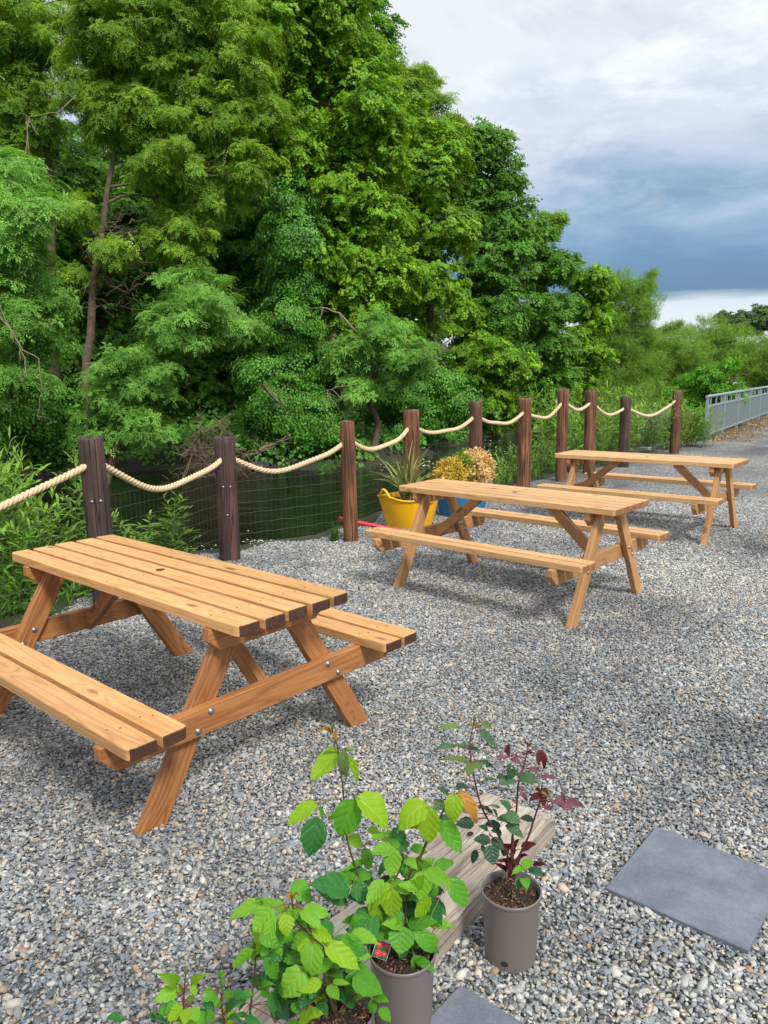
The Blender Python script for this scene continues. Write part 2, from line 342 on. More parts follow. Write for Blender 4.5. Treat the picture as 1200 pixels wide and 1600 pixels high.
# ------------------------------------------------------------------ terrain
EDGE = [(-14, -9), (-5.2, 0.2), (-3.1, 3.2), (-2.25, 5.3), (-1.62, 6.86), (-0.5, 7.6), (.2, 8.95), (1.05, 9.95), (1.85, 10.95), (2.5, 11.6), (3.15, 12.4), (3.95, 13.2), (4.75, 15.75), (7.2, 17.8), (13.0, 26.3), (45, 72), (260, 380)]
FARB = [(-60, 14), (-16, 19.5), (-10, 20.8), (-5.7, 21.8), (-.7, 20.9), (1.0, 23.5), (2.6, 27), (5.5, 34), (10.5, 46), (20, 75), (60, 190), (110, 400)]
def sdist(poly, X, Y):
    """distance to an open polyline, positive on its left side"""
    best = np.full(X.shape, 1e9); sgn = np.ones(X.shape)
    for (x0, y0), (x1, y1) in zip(poly, poly[1:]):
        dx, dy = x1 - x0, y1 - y0; L2 = dx * dx + dy * dy
        t = np.clip(((X - x0) * dx + (Y - y0) * dy) / L2, 0, 1)
        ex, ey = X - (x0 + t * dx), Y - (y0 + t * dy); d = np.hypot(ex, ey)
        s = np.sign(dx * (Y - y0) - dy * (X - x0)); u = d < best - 1e-9
        best = np.where(u, d, best); sgn = np.where(u, s, sgn)
    return best * sgn
def sstep(x, a, b):
    t = np.clip((x - a) / (b - a), 0, 1); return t * t * (3 - 2 * t)
WATER_Z = -1.0
def height(X, Y):
    X = np.asarray(X, float); Y = np.asarray(Y, float)
    s = sdist(EDGE, X, Y)                    # >0: river side of the yard edge
    f = sdist(FARB, X, Y)                    # >0: beyond the far bank line
    wob = .12 * np.sin(X * 2.1 + 1.3 * np.sin(Y * 1.7)) + .08 * np.sin(Y * 3.3 + X)
    near_w = .55 + 2.6 * sstep(Y, 12, 17) + 4 * sstep(Y, 17, 34) + 1.3 * (1 - sstep(Y, 3.5, 6.5))
    drop = sstep(s, .28, near_w + .5)
    z = -1.55 * drop + wob * sstep(s, .5, 1.5) * .6
    z = np.where((s > 0) & (drop > .99), -1.55 + wob * .3, z)
    rise = sstep(f, -1.2, 1.4) * 1.0 + sstep(f, .8, 14) * 2.6 + sstep(f, 8, 34) * (3 + 6.5 * (1 - sstep(X, 2, 16)))
    z = np.where(f > -1.2, np.maximum(z, -1.55 + rise + wob * .5), z)
    und = .008 * np.sin(X * 1.9) * np.sin(Y * 1.3 + .6) * (s < 0)
    return z + und * 0
def axis(segs):
    out = []
    for a, b, st in segs: out += list(np.arange(a, b, st))
    return np.array(out + [segs[-1][1]])
ax = axis([(-900, -100, 80), (-100, -30, 7), (-30, -8, .8), (-8, 9, .22), (9, 40, .9), (40, 120, 6), (120, 900, 70)])
ay = axis([(-30, 0, 3), (0, 18, .22), (18, 60, .8), (60, 140, 5), (140, 1500, 80)])
X, Y = np.meshgrid(ax, ay); Z = height(X, Y)
nx, ny = len(ax), len(ay)
vs_ = np.stack([X.ravel(), Y.ravel(), Z.ravel()], 1)
i = np.arange(nx - 1)[None, :] + np.arange(ny - 1)[:, None] * nx
fc = np.stack([i, i + 1, i + 1 + nx, i + nx], -1).reshape(-1, 4)
def ground_mat():
    m, t, out = new_mat('bank_earth')
    p = N(t, 'ShaderNodeNewGeometry').outputs['Position']
    a = N(t, 'ShaderNodeTexNoise', {'Vector': p, 'Scale': 1.2, 'Detail': 8.0, 'Roughness': .65}).outputs[0]
    b = N(t, 'ShaderNodeTexNoise', {'Vector': p, 'Scale': 14.0, 'Detail': 5.0}).outputs[0]
    c = ramp(t, M(t, 'ADD', M(t, 'MULTIPLY', a, .6), M(t, 'MULTIPLY', b, .4)), [(.3, (.02, .016, .010)), (.5, (.035, .035, .016)), (.6, (.022, .05, .012)), (.75, (.055, .05, .03))])
    finish(t, out, c, .95, b, .8, .05); return m
me = bpy.data.meshes.new('ground'); me.from_pydata(vs_.tolist(), [], fc.tolist()); me.materials.append(ground_mat())
me.polygons.foreach_set('use_smooth', [True] * len(me.polygons)); link('ground', me, kind='structure')

def water_mat():
    m, t, out = new_mat('dark_river_water')
    p = N(t, 'ShaderNodeNewGeometry').outputs['Position']
    q = N(t, 'ShaderNodeMapping', {'Vector': p, 'Rotation': (0, 0, .75), 'Scale': (1, 2.2, 1)}).outputs[0]
    a = N(t, 'ShaderNodeTexNoise', {'Vector': q, 'Scale': 5.0, 'Detail': 4.0, 'Roughness': .6}).outputs[0]
    b = N(t, 'ShaderNodeTexNoise', {'Vector': q, 'Scale': .5, 'Detail': 2.0}).outputs[0]
    c = N(t, 'ShaderNodeTexNoise', {'Vector': q, 'Scale': .9, 'Detail': 5.0}).outputs[0]
    cc = ramp(t, c, [(.45, (.003, .0035, .0025)), (.64, (.010, .012, .006)), (.78, (.03, .045, .012))])
    bs = finish(t, out, cc, .06, None, spec=.24); bs.inputs['IOR'].default_value = 1.33
    h = M(t, 'MULTIPLY', a, b)
    bn = N(t, 'ShaderNodeBump', {'Height': h, 'Strength': .35, 'Distance': .06}); t.links.new(bn.outputs[0], bs.inputs['Normal']); return m
mb = MB(); mb.add([(-80, -12, WATER_Z), (2, -12, WATER_Z), (14, 14, WATER_Z), (120, 160, WATER_Z), (60, 300, WATER_Z), (-80, 30, WATER_Z)], [(0, 1, 2, 3, 4, 5)])
link('river_water', mb.mesh('river_water', water_mat()), kind='structure')

# gravel yard sheet
def palette_nodes(t, fac):
    return ramp(t, fac, [(0, (.075, .08, .085)), (.12, (.13, .14, .15)), (.26, (.20, .21, .215)), (.40, (.19, .22, .26)), (.54, (.26, .275, .275)), (.68, (.33, .335, .33)), (.80, (.43, .43, .41)), (.88, (.33, .26, .18)), (.94, (.52, .51, .47)), (.97, (.36, .22, .12)), (1, (.13, .19, .28))])
def wear(t, p):
    a = N(t, 'ShaderNodeTexNoise', {'Vector': p, 'Scale': .55, 'Detail': 6.0, 'Roughness': .62, 'Distortion': .6}).outputs[0]
    return ramp(t, a, [(.32, (.44, .45, .47)), (.43, (.80, .81, .83)), (.53, (1.12, 1.12, 1.11)), (.68, (1.42, 1.40, 1.34))])
def yard_mat():
    m, t, out = new_mat('gravel_bed')
    p = N(t, 'ShaderNodeNewGeometry').outputs['Position']
    wp = N(t, 'ShaderNodeMapping', {'Vector': p, 'Scale': (1, 1, .01)}).outputs[0]
    v = N(t, 'ShaderNodeTexVoronoi', {'Vector': wp, 'Scale': 62.0, 'Randomness': 1.0})
    r = N(t, 'ShaderNodeSeparateColor', {0: v.outputs['Color']}).outputs[0]
    c = palette_nodes(t, r)
    c = mixc(t, 1.0, c, wear(t, p), 'MULTIPLY')
    gap = M(t, 'SUBTRACT', 1.0, M(t, 'MULTIPLY', M(t, 'SUBTRACT', v.outputs['Distance'], .42), 3.0, clamp=True))
    c = mixc(t, M(t, 'SUBTRACT', 1.0, gap), c, (.05, .05, .05))
    finish(t, out, c, .8, M(t, 'SUBTRACT', 1.0, v.outputs['Distance']), 1.0, .012); return m
pts = []
for (x0, y0), (x1, y1) in zip(EDGE, EDGE[1:]):
    L = math.hypot(x1 - x0, y1 - y0); k = max(1, int(min(L, 60) / .12)) if y1 < 30 else 6
    for j in range(k):
        t_ = j / k; x, y = x0 + (x1 - x0) * t_, y0 + (y1 - y0) * t_
        nn = Vector((-(y1 - y0), x1 - x0)).normalized()
        o_ = .07 * noise.noise(Vector((x * 2.2, y * 2.2, 3))) + .05 * noise.noise(Vector((x * 8, y * 8, 1)))
        pts.append((x + nn.x * o_, y + nn.y * o_))
YARD = pts + [(260, 380), (500, 300), (500, -20), (-14, -20)]
mb = MB(); mb.add([(x, y, .006) for x, y in YARD], [tuple(range(len(YARD)))][::-1])
yo = link('gravel_yard', mb.mesh('gravel_yard', yard_mat()), kind='structure')

# ------------------------------------------------------------------ instancing over points
def eul(n, t):
    n = n / np.linalg.norm(n, axis=1, keepdims=True)
    t = t - n * (t * n).sum(1, keepdims=True); t = t / np.maximum(np.linalg.norm(t, axis=1, keepdims=True), 1e-9)
    b = np.cross(n, t)
    return np.stack([np.arctan2(b[:, 2], n[:, 2]), -np.arcsin(np.clip(t[:, 2], -1, 1)), np.arctan2(t[:, 1], t[:, 0])], 1)
SRC = {}
def gn_tree(key, meshes):
    if key in SRC: return SRC[key]
    g = bpy.data.node_groups.new('scatter_' + key, 'GeometryNodeTree')
    g.interface.new_socket('Geometry', in_out='INPUT', socket_type='NodeSocketGeometry')
    g.interface.new_socket('Geometry', in_out='OUTPUT', socket_type='NodeSocketGeometry')
    gi = g.nodes.new('NodeGroupInput'); go = g.nodes.new('NodeGroupOutput')
    jn = g.nodes.new('GeometryNodeJoinGeometry')
    for k, me in enumerate(reversed(meshes)):
        ob = bpy.data.objects.new(f'{key}_piece', me)
        oi = g.nodes.new('GeometryNodeObjectInfo'); oi.inputs['Object'].default_value = ob; oi.inputs['As Instance'].default_value = True
        g.links.new(oi.outputs['Geometry'], jn.inputs[0])
    ip = g.nodes.new('GeometryNodeInstanceOnPoints'); ip.inputs['Pick Instance'].default_value = True
    def na(nm, ty):
        n = g.nodes.new('GeometryNodeInputNamedAttribute'); n.data_type = ty; n.inputs['Name'].default_value = nm
        return [o for o in n.outputs if o.name == 'Attribute' and o.enabled][0]
    er = g.nodes.new('FunctionNodeEulerToRotation')
    g.links.new(na('rot', 'FLOAT_VECTOR'), er.inputs[0]); g.links.new(er.outputs[0], ip.inputs['Rotation'])
    g.links.new(na('scl', 'FLOAT_VECTOR'), ip.inputs['Scale'])
    g.links.new(na('idx', 'INT'), ip.inputs['Instance Index'])
    g.links.new(gi.outputs[0], ip.inputs['Points']); g.links.new(jn.outputs[0], ip.inputs['Instance'])
    g.links.new(ip.outputs[0], go.inputs[0])
    SRC[key] = g; return g
def scatter(name, key, meshes, P, rot, scl, parent=None, **kw):
    n = len(P); me = bpy.data.meshes.new(name); me.vertices.add(n); me.vertices.foreach_set('co', np.asarray(P, np.float32).ravel())
    a = me.attributes.new('rot', 'FLOAT_VECTOR', 'POINT'); a.data.foreach_set('vector', np.asarray(rot, np.float32).ravel())
    s = np.asarray(scl, np.float32)
    if s.ndim == 1: s = np.repeat(s[:, None], 3, 1)
    a = me.attributes.new('scl', 'FLOAT_VECTOR', 'POINT'); a.data.foreach_set('vector', s.ravel())
    a = me.attributes.new('idx', 'INT', 'POINT'); a.data.foreach_set('value', rng.integers(0, len(meshes), n).astype(np.int32))
    me.update()
    o = link(name, me, parent, kind='stuff', **kw)
    md = o.modifiers.new('scatter', 'NODES'); md.node_group = gn_tree(key, meshes); return o

# pebbles
def pebble_mat():
    m, t, out = new_mat('pebble')
    rnd = N(t, 'ShaderNodeObjectInfo').outputs['Random']
    c = palette_nodes(t, rnd)
    oc = N(t, 'ShaderNodeTexCoord').outputs['Object']
    n = N(t, 'ShaderNodeTexNoise', {'Vector': oc, 'Scale': 2.5, 'Detail': 3.0}).outputs[0]
    c = N(t, 'ShaderNodeHueSaturation', {'Value': M(t, 'ADD', .82, M(t, 'MULTIPLY', n, .36)), 'Color': c}).outputs[0]
    p = N(t, 'ShaderNodeNewGeometry').outputs['Position']
    c = mixc(t, 1.0, c, wear(t, p), 'MULTIPLY')
    finish(t, out, c, .62, None, spec=.35); return m
MPEB = pebble_mat()
def ico():
    import bmesh
    bm = bmesh.new(); bmesh.ops.create_icosphere(bm, subdivisions=1, radius=.5)
    v = [tuple(x.co) for x in bm.verts]; f = [tuple(y.index for y in x.verts) for x in bm.faces]; bm.free(); return v, f
IV, IF = ico()
pebs = []
for k in range(7):
    mb = MB(); vs = []
    for p in IV:
        q = Vector(p); n_ = 1 + .38 * noise.noise(q * 2.2 + Vector((k * 9.1, 0, 0)))
        vs.append((q.x * 1.2 * n_, q.y * .95 * n_, q.z * .58 * n_))
    mb.add(vs, IF, 0, k % 3 != 0); pebs.append(mb.mesh('pebble', MPEB))
def pebble_points():
    P = []; S = []
    for y0, y1, st, sc in ((1.25, 3.2, .0100, 1.0), (3.2, 5.5, .0108, 1.06), (5.5, 9.5, .0132, 1.25)):
        xs = np.arange(-.56 * y1 - .5, .56 * y1 + .5, st); ys = np.arange(y0, y1, st)
        A, B = np.meshgrid(xs, ys); A = A.ravel() + rng.uniform(-.75, .75, A.size) * st; B = B.ravel() + rng.uniform(-.75, .75, B.size) * st
        k = np.abs(A) < .53 * B + .30
        P.append(np.stack([A[k], B[k]], 1)); S.append(np.full(k.sum(), sc))
    P = np.concatenate(P); S = np.concatenate(S)
    s = sdist(EDGE, P[:, 0], P[:, 1]); jit = .10 * np.sin(P[:, 0] * 7 + P[:, 1] * 3) + rng.uniform(-.06, .06, len(P))
    k = s < jit; return P[k], S[k]
P2, S2 = pebble_points()
n = len(P2); print('pebbles', n)
size = .0122 * np.exp(rng.normal(0, .32, n)) * S2
big = rng.random(n) < .012; size[big] *= 1.35
lump = np.array([0.004 * math.sin(x * 3.1 + y) * math.sin(y * 2.3) for x, y in P2])
zp = .006 + .003 + rng.uniform(0, .008, n) + lump * .8
nrm = np.stack([rng.normal(0, .38, n), rng.normal(0, .38, n), np.ones(n)], 1)
tg = rng.normal(size=(n, 3))
sc3 = size[:, None] * np.stack([rng.uniform(.9, 1.3, n), rng.uniform(.75, 1.05, n), rng.uniform(.7, 1.2, n)], 1)
gv = scatter('gravel', 'pebble', pebs, np.column_stack([P2, zp]), eul(nrm, tg), sc3)
tag(gv, 'loose mixed grey, blue and tan pebble gravel covering the yard', 'gravel')

# ------------------------------------------------------------------ foliage pieces
def poly_leaf(mb, T, kind, s):
    if kind == 'maple':
        o = [(0, 0, 0), (.18, -.42, -.03), (.5, -.5, -.10), (.56, -.22, 0), (1.0, 0, -.12), (.56, .22, 0), (.5, .5, -.10), (.18, .42, -.03)]
        c = (.42, 0, .05); vs = [T @ (Vector(p) * s) for p in o] + [T @ (Vector(c) * s)]
        mb.add(vs, [(j, (j + 1) % 8, 8) for j in range(8)])
    elif kind == 'ivy':
        o = [(0, 0, 0), (.15, -.4, 0), (.55, -.3, .05), (1, 0, -.05), (.55, .3, .05), (.15, .4, 0)]
        vs = [T @ (Vector(p) * s) for p in o]; mb.add(vs, [(0, 1, 2, 3), (0, 3, 4, 5)])
    elif kind == 'lance':
        o = [(0, 0, 0), (.35, -.10, .03), (.7, -.08, 0), (1, 0, -.12), (.7, .08, 0), (.35, .10, .03), ]
        vs = [T @ (Vector(p) * s) for p in o]; mb.add(vs, [(0, 1, 5), (1, 2, 4, 5), (2, 3, 4)])
    else:
        o = [(0, 0, 0), (.45, -.2, .03), (1, 0, -.06), (.45, .2, .03)]
        vs = [T @ (Vector(p) * s) for p in o]; mb.add(vs, [(0, 1, 2, 3)])
def TR(loc, rx=0, ry=0, rz=0):
    return Matrix.Translation(loc) @ Matrix.Rotation(rz, 4, 'Z') @ Matrix.Rotation(ry, 4, 'Y') @ Matrix.Rotation(rx, 4, 'X')
R = random.uniform
def spray_maple(mat, s=.125, n=15, L=.5):
    mb = MB()
    for k in range(n):
        u = k / n * L; a = (1 if k % 2 else -1) * R(.5, 1.3) if k < n - 1 else 0
        mb_T = TR((u + R(-.04, .04) - L * .4, R(-.12, .12), R(-.04, .04)), R(-.45, .45), R(-.1, .6), a + R(-.3, .3))
        poly_leaf(mb, mb_T, 'maple', s * R(.7, 1.15))
    return mb.mesh('spray', mat)
def spray_ash(mat, s=.095, n=6):
    mb = MB()
    for k in range(n):
        a = 2 * PI * k / n + R(-.3, .3); B = TR((0, 0, 0), R(-.3, .3), R(-.15, .45), a); L = R(.22, .34)
        for q in range(4):
            u = L * (.25 + .22 * q)
            for sd_ in (-1, 1): poly_leaf(mb, B @ TR((u, 0, -u * u * .6), R(-.3, .3), R(0, .3), sd_ * R(.8, 1.1)), 'leaflet', s * R(.8, 1.15))
        poly_leaf(mb, B @ TR((L * 1.0, 0, -L * L * .6), 0, .3, 0), 'leaflet', s)
    return mb.mesh('spray', mat)
def spray_ivy(mat, s=.11, n=12):
    mb = MB()
    for k in range(n):
        r = .24 * math.sqrt((k + .5) / n); a = k * 2.4
        poly_leaf(mb, TR((r * math.cos(a), r * math.sin(a), R(-.04, .05)), R(-.5, .5), R(-.1, .7), R(-.7, .7)), 'ivy', s * R(.7, 1.2))
    return mb.mesh('spray', mat)
def spray_willow(mat, s=.10, n=24):
    mb = MB()
    for k in range(n):
        u = k / n * .5 - .2
        poly_leaf(mb, TR((u, R(-.1, .1), R(-.08, .08)), R(-.8, .8), R(-.5, .5), R(-1.1, 1.1)), 'lance', s * R(.7, 1.3))
    return mb.mesh('spray', mat)
KIND = {
 'ash': ([spray_ash(L_ASH) for _ in range(4)], .34), 'ashb': ([spray_ash(L_ASHB) for _ in range(4)], .34),
 'syc': ([spray_maple(L_SYC) for _ in range(4)], .38), 'syd': ([spray_maple(L_SYD, .12) for _ in range(4)], .38),
 'ivy': ([spray_ivy(L_IVY) for _ in range(3)], .30), 'wil': ([spray_willow(L_WIL) for _ in range(3)], .32),
 'shr': ([spray_ivy(L_SHR, .13, 10) for _ in range(3)], .28), 'dkt': ([spray_maple(L_DKT, .22, 9) for _ in range(2)], .5),
 'bank': ([spray_willow(L_BANK, .14, 16) for _ in range(3)], .3),
}
def rdir(n):
    v = rng.normal(size=(n, 3)); return v / np.linalg.norm(v, axis=1, keepdims=True)
def crown_points(lobes, kind, dens=1.0, sc=1.0):
    Ps, Ns, Ts, Ss = [], [], [], []
    for c, r in lobes:
        rc = (.36 if kind != 'ivy' else .28) * sc
        ncl = int(max(10, dens * 2.9 * (r / rc) ** 2 * 2.2))
        d = rdir(ncl); d[:, 2] = d[:, 2] * .85 + .10
        rad = r * (rng.uniform(.55, 1.0, ncl) ** .6) * (1 + .18 * np.sin(d[:, 0] * 5 + c[0]) * np.sin(d[:, 2] * 6 + c[2]))
        cc = np.array(c)[None] + d * rad[:, None]
        msk = np.sin(cc[:, 0] * 2.3 + 1.7 * np.sin(cc[:, 2] * 2.1)) + np.sin(cc[:, 2] * 3.1 + 1.3 * np.sin(cc[:, 1] * 1.9)) + np.sin(cc[:, 1] * 2.7 + cc[:, 0]) + rng.normal(0, .45, ncl)
        kk = msk > (-1.35 if kind != 'ivy' else -1.5); cc = cc[kk]; d = d[kk]; ncl = len(cc)
        m = 10 if kind != 'ivy' else 8
        for q in range(m):
            off = rdir(ncl); off[:, 2] = np.abs(off[:, 2]) * .75 - .18
            P = cc + off * rc * rng.uniform(.35, 1.25, ncl)[:, None]
            if kind == 'ivy' : nn = d * 1.0 + off * .5 + np.array([0, 0, .25]); tt = np.tile([0, 0, -1.0], (ncl, 1)) + rng.normal(0, .35, (ncl, 3))
            elif kind in ('wil', 'bank'): nn = rdir(ncl); tt = d * .7 + np.array([0, 0, .8]) + rng.normal(0, .4, (ncl, 3))
            else: nn = np.array([0, -.12, .8]) + off * .5 + d * .55 + rng.normal(0, .38, (ncl, 3)); tt = off * np.array([1, 1, .3]) + d * .8
            Ps.append(P); Ns.append(nn); Ts.append(tt); Ss.append(rng.uniform(.48, .92, ncl) * sc)
        ni = int(ncl * 1.6); di = rdir(ni); Ps.append(np.array(c)[None] + di * (r * .62 * rng.uniform(0, 1, ni) ** .5)[:, None])
        Ns.append(di + np.array([0, 0, .3])); Ts.append(rdir(ni)); Ss.append(rng.uniform(1.0, 1.5, ni) * sc)
    return np.concatenate(Ps), np.concatenate(Ns), np.concatenate(Ts), np.concatenate(Ss)
def bend(p0, p1, k=6, wob=.08, sag=0.0):
    p0, p1 = Vector(p0), Vector(p1); L = (p1 - p0).length; out = []
    o1, o2 = Vector((R(0, 9), R(0, 9), 0)), R(0, 9)
    for i_ in range(k + 1):
        t_ = i_ / k; q = p0.lerp(p1, t_)
        w_ = Vector((noise.noise(Vector((t_ * 2.3, o1.x, o2))), noise.noise(Vector((t_ * 2.3, o1.y, o2 + 5))), noise.noise(Vector((t_ * 2.3, o2, 3))))) * (L * wob * math.sin(PI * min(t_ + .12, 1)))
        out.append(q + w_ + Vector((0, 0, -sag * 4 * t_ * (1 - t_))))
    return out
def tree(label, kind, dist, lobes, trunk=None, tr=.16, group='trees on the far river bank', dens=1.0, sc=1.0, name=None, jit=.6, twigs=0, cat='tree'):
    L = []
    for lb in lobes:
        px, py, r = lb[:3]; dd = dist + (lb[3] if len(lb) > 3 else R(-jit, jit)); c = at(px, py, dd); L.append((c, r * dd / F_PX))
    mx_ = sum((c.x for c, r in L)) / len(L); my_ = sum((c.y for c, r in L)) / len(L)
    low = min(c.z - r for c, r in L)
    if trunk: tp = [at(a, b, dist) for a, b in trunk]; base = Vector((tp[0].x, tp[0].y, 0))
    else: base = Vector((mx_, my_ + .3, 0)); tp = None
    gz = float(height(base.x, base.y)); base.z = gz - .15
    root = thing(name or {'ash': 'ash_tree', 'ashb': 'ash_tree', 'syc': 'sycamore_tree', 'syd': 'sycamore_tree', 'ivy': 'ivy_clad_tree', 'wil': 'willow_tree', 'shr': 'shrub', 'dkt': 'distant_tree', 'bank': 'bush'}[kind], base, 0, label, cat, group)
    mb = MB(); top = max(c.z for c, r in L)
    if tp is None:
        tp = [base + Vector((0, 0, 0))] + [Vector((mx_ + R(-.25, .25), my_ + R(-.2, .2) + .3, gz + (top - gz) * q)) for q in (.25, .5, .75, .95)]
    else: tp = [base] + tp[1:]
    k = len(tp); rr = [tr * (1 - .75 * i_ / (k - 1)) for i_ in range(k)]
    pts_ = []; rad_ = []
    for i_ in range(k - 1):
        seg = bend(tp[i_], tp[i_ + 1], 4, .05)
        for j, q in enumerate(seg[:-1] if i_ < k - 2 else seg): pts_.append(q); rad_.append(rr[i_] + (rr[i_ + 1] - rr[i_]) * j / 4)
    mb.tube([p - base for p in pts_], rad_, 8)
    link('trunk', mb.mesh('trunk', MBARK), root)
    mb = MB()
    for c, r in L:
        j = min(range(len(pts_)), key=lambda q: (pts_[q] - c).length + max(0, pts_[q].z - c.z + .4) * 1.5)
        s_ = pts_[j]; br = bend(s_, c, 6, .10); r0 = min(rad_[j] * .6, .02 + r * .035)
        mb.tube([p - base for p in br], [r0 * (1 - .7 * q / 6) for q in range(7)], 5, caps=False)
        for q in range(5 + twigs):
            e = c + Vector(rdir(1)[0]) * r * R(.8, 1.08); b0 = br[random.randint(3, 6)]
            mb.tube([p - base for p in bend(b0, e, 5, .14)], [.018, .015, .012, .009, .007, .005], 4, caps=False)
    link('limbs', mb.mesh('limbs', MBARK), root)
    P, n_, t_, s_ = crown_points(L, kind, dens, sc)
    k_ = P[:, 2] > height(P[:, 0], P[:, 1]) + .02
    P, n_, t_, s_ = P[k_], n_[k_], t_[k_], s_[k_]
    scatter('crown', kind, KIND[kind][0], P - np.array(base), eul(n_, t_), s_, root)
    return root

# ------------------------------------------------------------------ trees and bushes
TRUNK_A = tree('tall ash with a bare brown leaning trunk, rising behind the leftmost tall pole', 'ash', 22,
     [(215, 60, 85), (300, 130, 85), (345, 205, 70), (165, 150, 70), (255, 240, 70), (320, 300, 62), (400, 190, 45), (150, 65, 42), (275, 375, 45), (205, 200, 60), (118, 330, 26), (175, 395, 22), (110, 440, 20), (360, 90, 70), (250, 10, 80), (340, 10, 80), (385, 260, 40)],
     [(126, 715), (134, 560), (148, 430), (165, 320), (190, 200), (215, 90)], .135, twigs=6)
tree('low spreading ash with cool green feathery sprays hanging in front of the bare brown trunk', 'ashb', 20.3,
     [(335, 480, 52), (300, 455, 40), (365, 515, 32), (275, 515, 46), (225, 590, 48), (190, 660, 50), (245, 565, 36), (180, 600, 40), (220, 665, 36), (160, 690, 35)], [(150, 730), (190, 660), (215, 590), (260, 520)], .12, twigs=2)
tree('pale ash hanging in from the left edge of the picture over the river', 'ashb', 17.5,
     [(15, 300, 55), (45, 350, 45), (25, 410, 50), (60, 440, 38), (15, 490, 50), (60, 530, 35), (5, 590, 50), (50, 600, 30), (85, 470, 22)], [(-60, 700), (-50, 500), (-20, 330)], .15, twigs=3)
tree('yellow green sycamore filling the top left corner with sky gaps', 'ash', 24.5,
     [(35, 40, 75), (20, 130, 55), (135, -5, 40), (20, 200, 50), (55, 195, 30), (-20, 80, 60)], None, .2, name='sycamore_tree', twigs=5)
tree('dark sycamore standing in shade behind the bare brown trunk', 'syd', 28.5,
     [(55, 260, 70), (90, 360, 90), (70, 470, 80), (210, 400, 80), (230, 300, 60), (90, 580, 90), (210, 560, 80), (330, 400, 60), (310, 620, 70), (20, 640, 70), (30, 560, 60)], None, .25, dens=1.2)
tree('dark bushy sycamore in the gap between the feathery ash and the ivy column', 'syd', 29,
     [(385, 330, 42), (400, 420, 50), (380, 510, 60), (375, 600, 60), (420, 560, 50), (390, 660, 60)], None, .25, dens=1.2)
tree('upright tree wrapped in a column of glossy dark ivy, behind the second pole', 'ivy', 23.3,
     [(450, 320, 48), (462, 385, 52), (470, 450, 52), (455, 515, 52), (465, 580, 55), (435, 640, 58), (480, 660, 55), (422, 655, 38), (420, 590, 40), (430, 690, 45), (405, 590, 30)], None, .3, dens=1.35, twigs=1)
tree('largest bright green sycamore with layered sprays, right of the ivy column', 'syc', 24,
     [(430, 50, 75), (520, 90, 75), (405, 140, 60), (560, 165, 62), (480, 200, 75), (575, 250, 58), (520, 300, 68), (590, 345, 45), (560, 410, 52), (440, 250, 50), (610, 440, 42), (545, 480, 50), (395, 0, 60), (600, 200, 32), (500, 10, 70), (500, 400, 40), (585, 520, 40)], None, .3, dens=1.15)
tree('feathery low boughs reaching out over the dark water below the largest sycamore', 'ashb', 22.6,
     [(560, 560, 42), (610, 590, 38), (520, 560, 30), (590, 530, 40), (640, 560, 34), (560, 610, 26)], None, .12, name='elder_tree')
tree('tall dark green sycamore peering over at the top centre against the sky', 'syd', 30,
     [(520, 20, 60), (575, 55, 45), (600, 105, 30), (560, 110, 50), (612, 150, 22), (540, -30, 60), (590, 170, 40)], None, .25)
tree('sparse feathery treetop showing pale against the clouds', 'ash', 30.5,
     [(640, 125, 20), (665, 120, 16), (690, 165, 18), (660, 165, 24), (710, 190, 14), (640, 190, 30), (680, 205, 22)], None, .13, dens=.45, twigs=8)
tree('mid green sycamore directly right of the largest bright sycamore', 'syc', 27,
     [(650, 195, 34), (700, 225, 30), (655, 235, 42), (670, 300, 50), (650, 370, 48), (695, 370, 42), (640, 450, 46), (685, 450, 42), (650, 520, 44), (610, 300, 30), (705, 260, 26)], None, .22)
tree('ivy draped tree low over the water behind the third and fourth poles', 'ivy', 26,
     [(640, 620, 44), (690, 600, 44), (600, 640, 34), (670, 660, 36), (720, 640, 34)], None, .2, dens=1.2)
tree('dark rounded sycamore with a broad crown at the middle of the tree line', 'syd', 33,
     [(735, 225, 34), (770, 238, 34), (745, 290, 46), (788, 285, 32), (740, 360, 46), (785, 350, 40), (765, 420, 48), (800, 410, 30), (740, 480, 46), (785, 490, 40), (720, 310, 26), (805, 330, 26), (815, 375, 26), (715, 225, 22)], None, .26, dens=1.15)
tree('olive green tree with bare twigs showing under the dark rounded sycamore', 'syc', 31.5,
     [(735, 540, 42), (770, 560, 40), (715, 500, 32), (760, 610, 44), (800, 580, 34), (725, 600, 36)], None, .2, twigs=6)
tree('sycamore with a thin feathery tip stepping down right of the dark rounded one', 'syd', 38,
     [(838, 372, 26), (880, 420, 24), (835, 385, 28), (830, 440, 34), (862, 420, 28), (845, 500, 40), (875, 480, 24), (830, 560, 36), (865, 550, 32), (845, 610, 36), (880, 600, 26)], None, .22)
tree('wispy ash tip rising above the stepped sycamore', 'ash', 40,
     [(850, 345, 15), (862, 362, 14), (838, 368, 14), (872, 345, 8)], None, .09, dens=.5, twigs=8)
tree('mid green rounded tree at the bend of the tree line', 'syc', 45,
     [(893, 432, 24), (940, 445, 24), (925, 440, 24), (905, 480, 32), (930, 500, 28), (900, 540, 32), (930, 555, 30), (905, 600, 34)], None, .22)
tree('light green willow standing last and highest on the bend of the river', 'wil', 49,
     [(948, 475, 24), (955, 510, 28), (975, 545, 30), (965, 450, 22), (995, 462, 22), (1014, 478, 18), (975, 490, 30), (1008, 490, 18), (990, 525, 30), (955, 530, 28), (1012, 530, 18), (970, 575, 34), (1010, 575, 30), (950, 600, 30)], None, .22, dens=1.4, sc=1.1)
tree('thin bare topped sapling pointing above the far willow', 'wil', 50,
     [(1012, 430, 7), (1016, 445, 8), (1008, 455, 9), (1020, 428, 4)], None, .07, dens=.5, twigs=8, name='sapling')
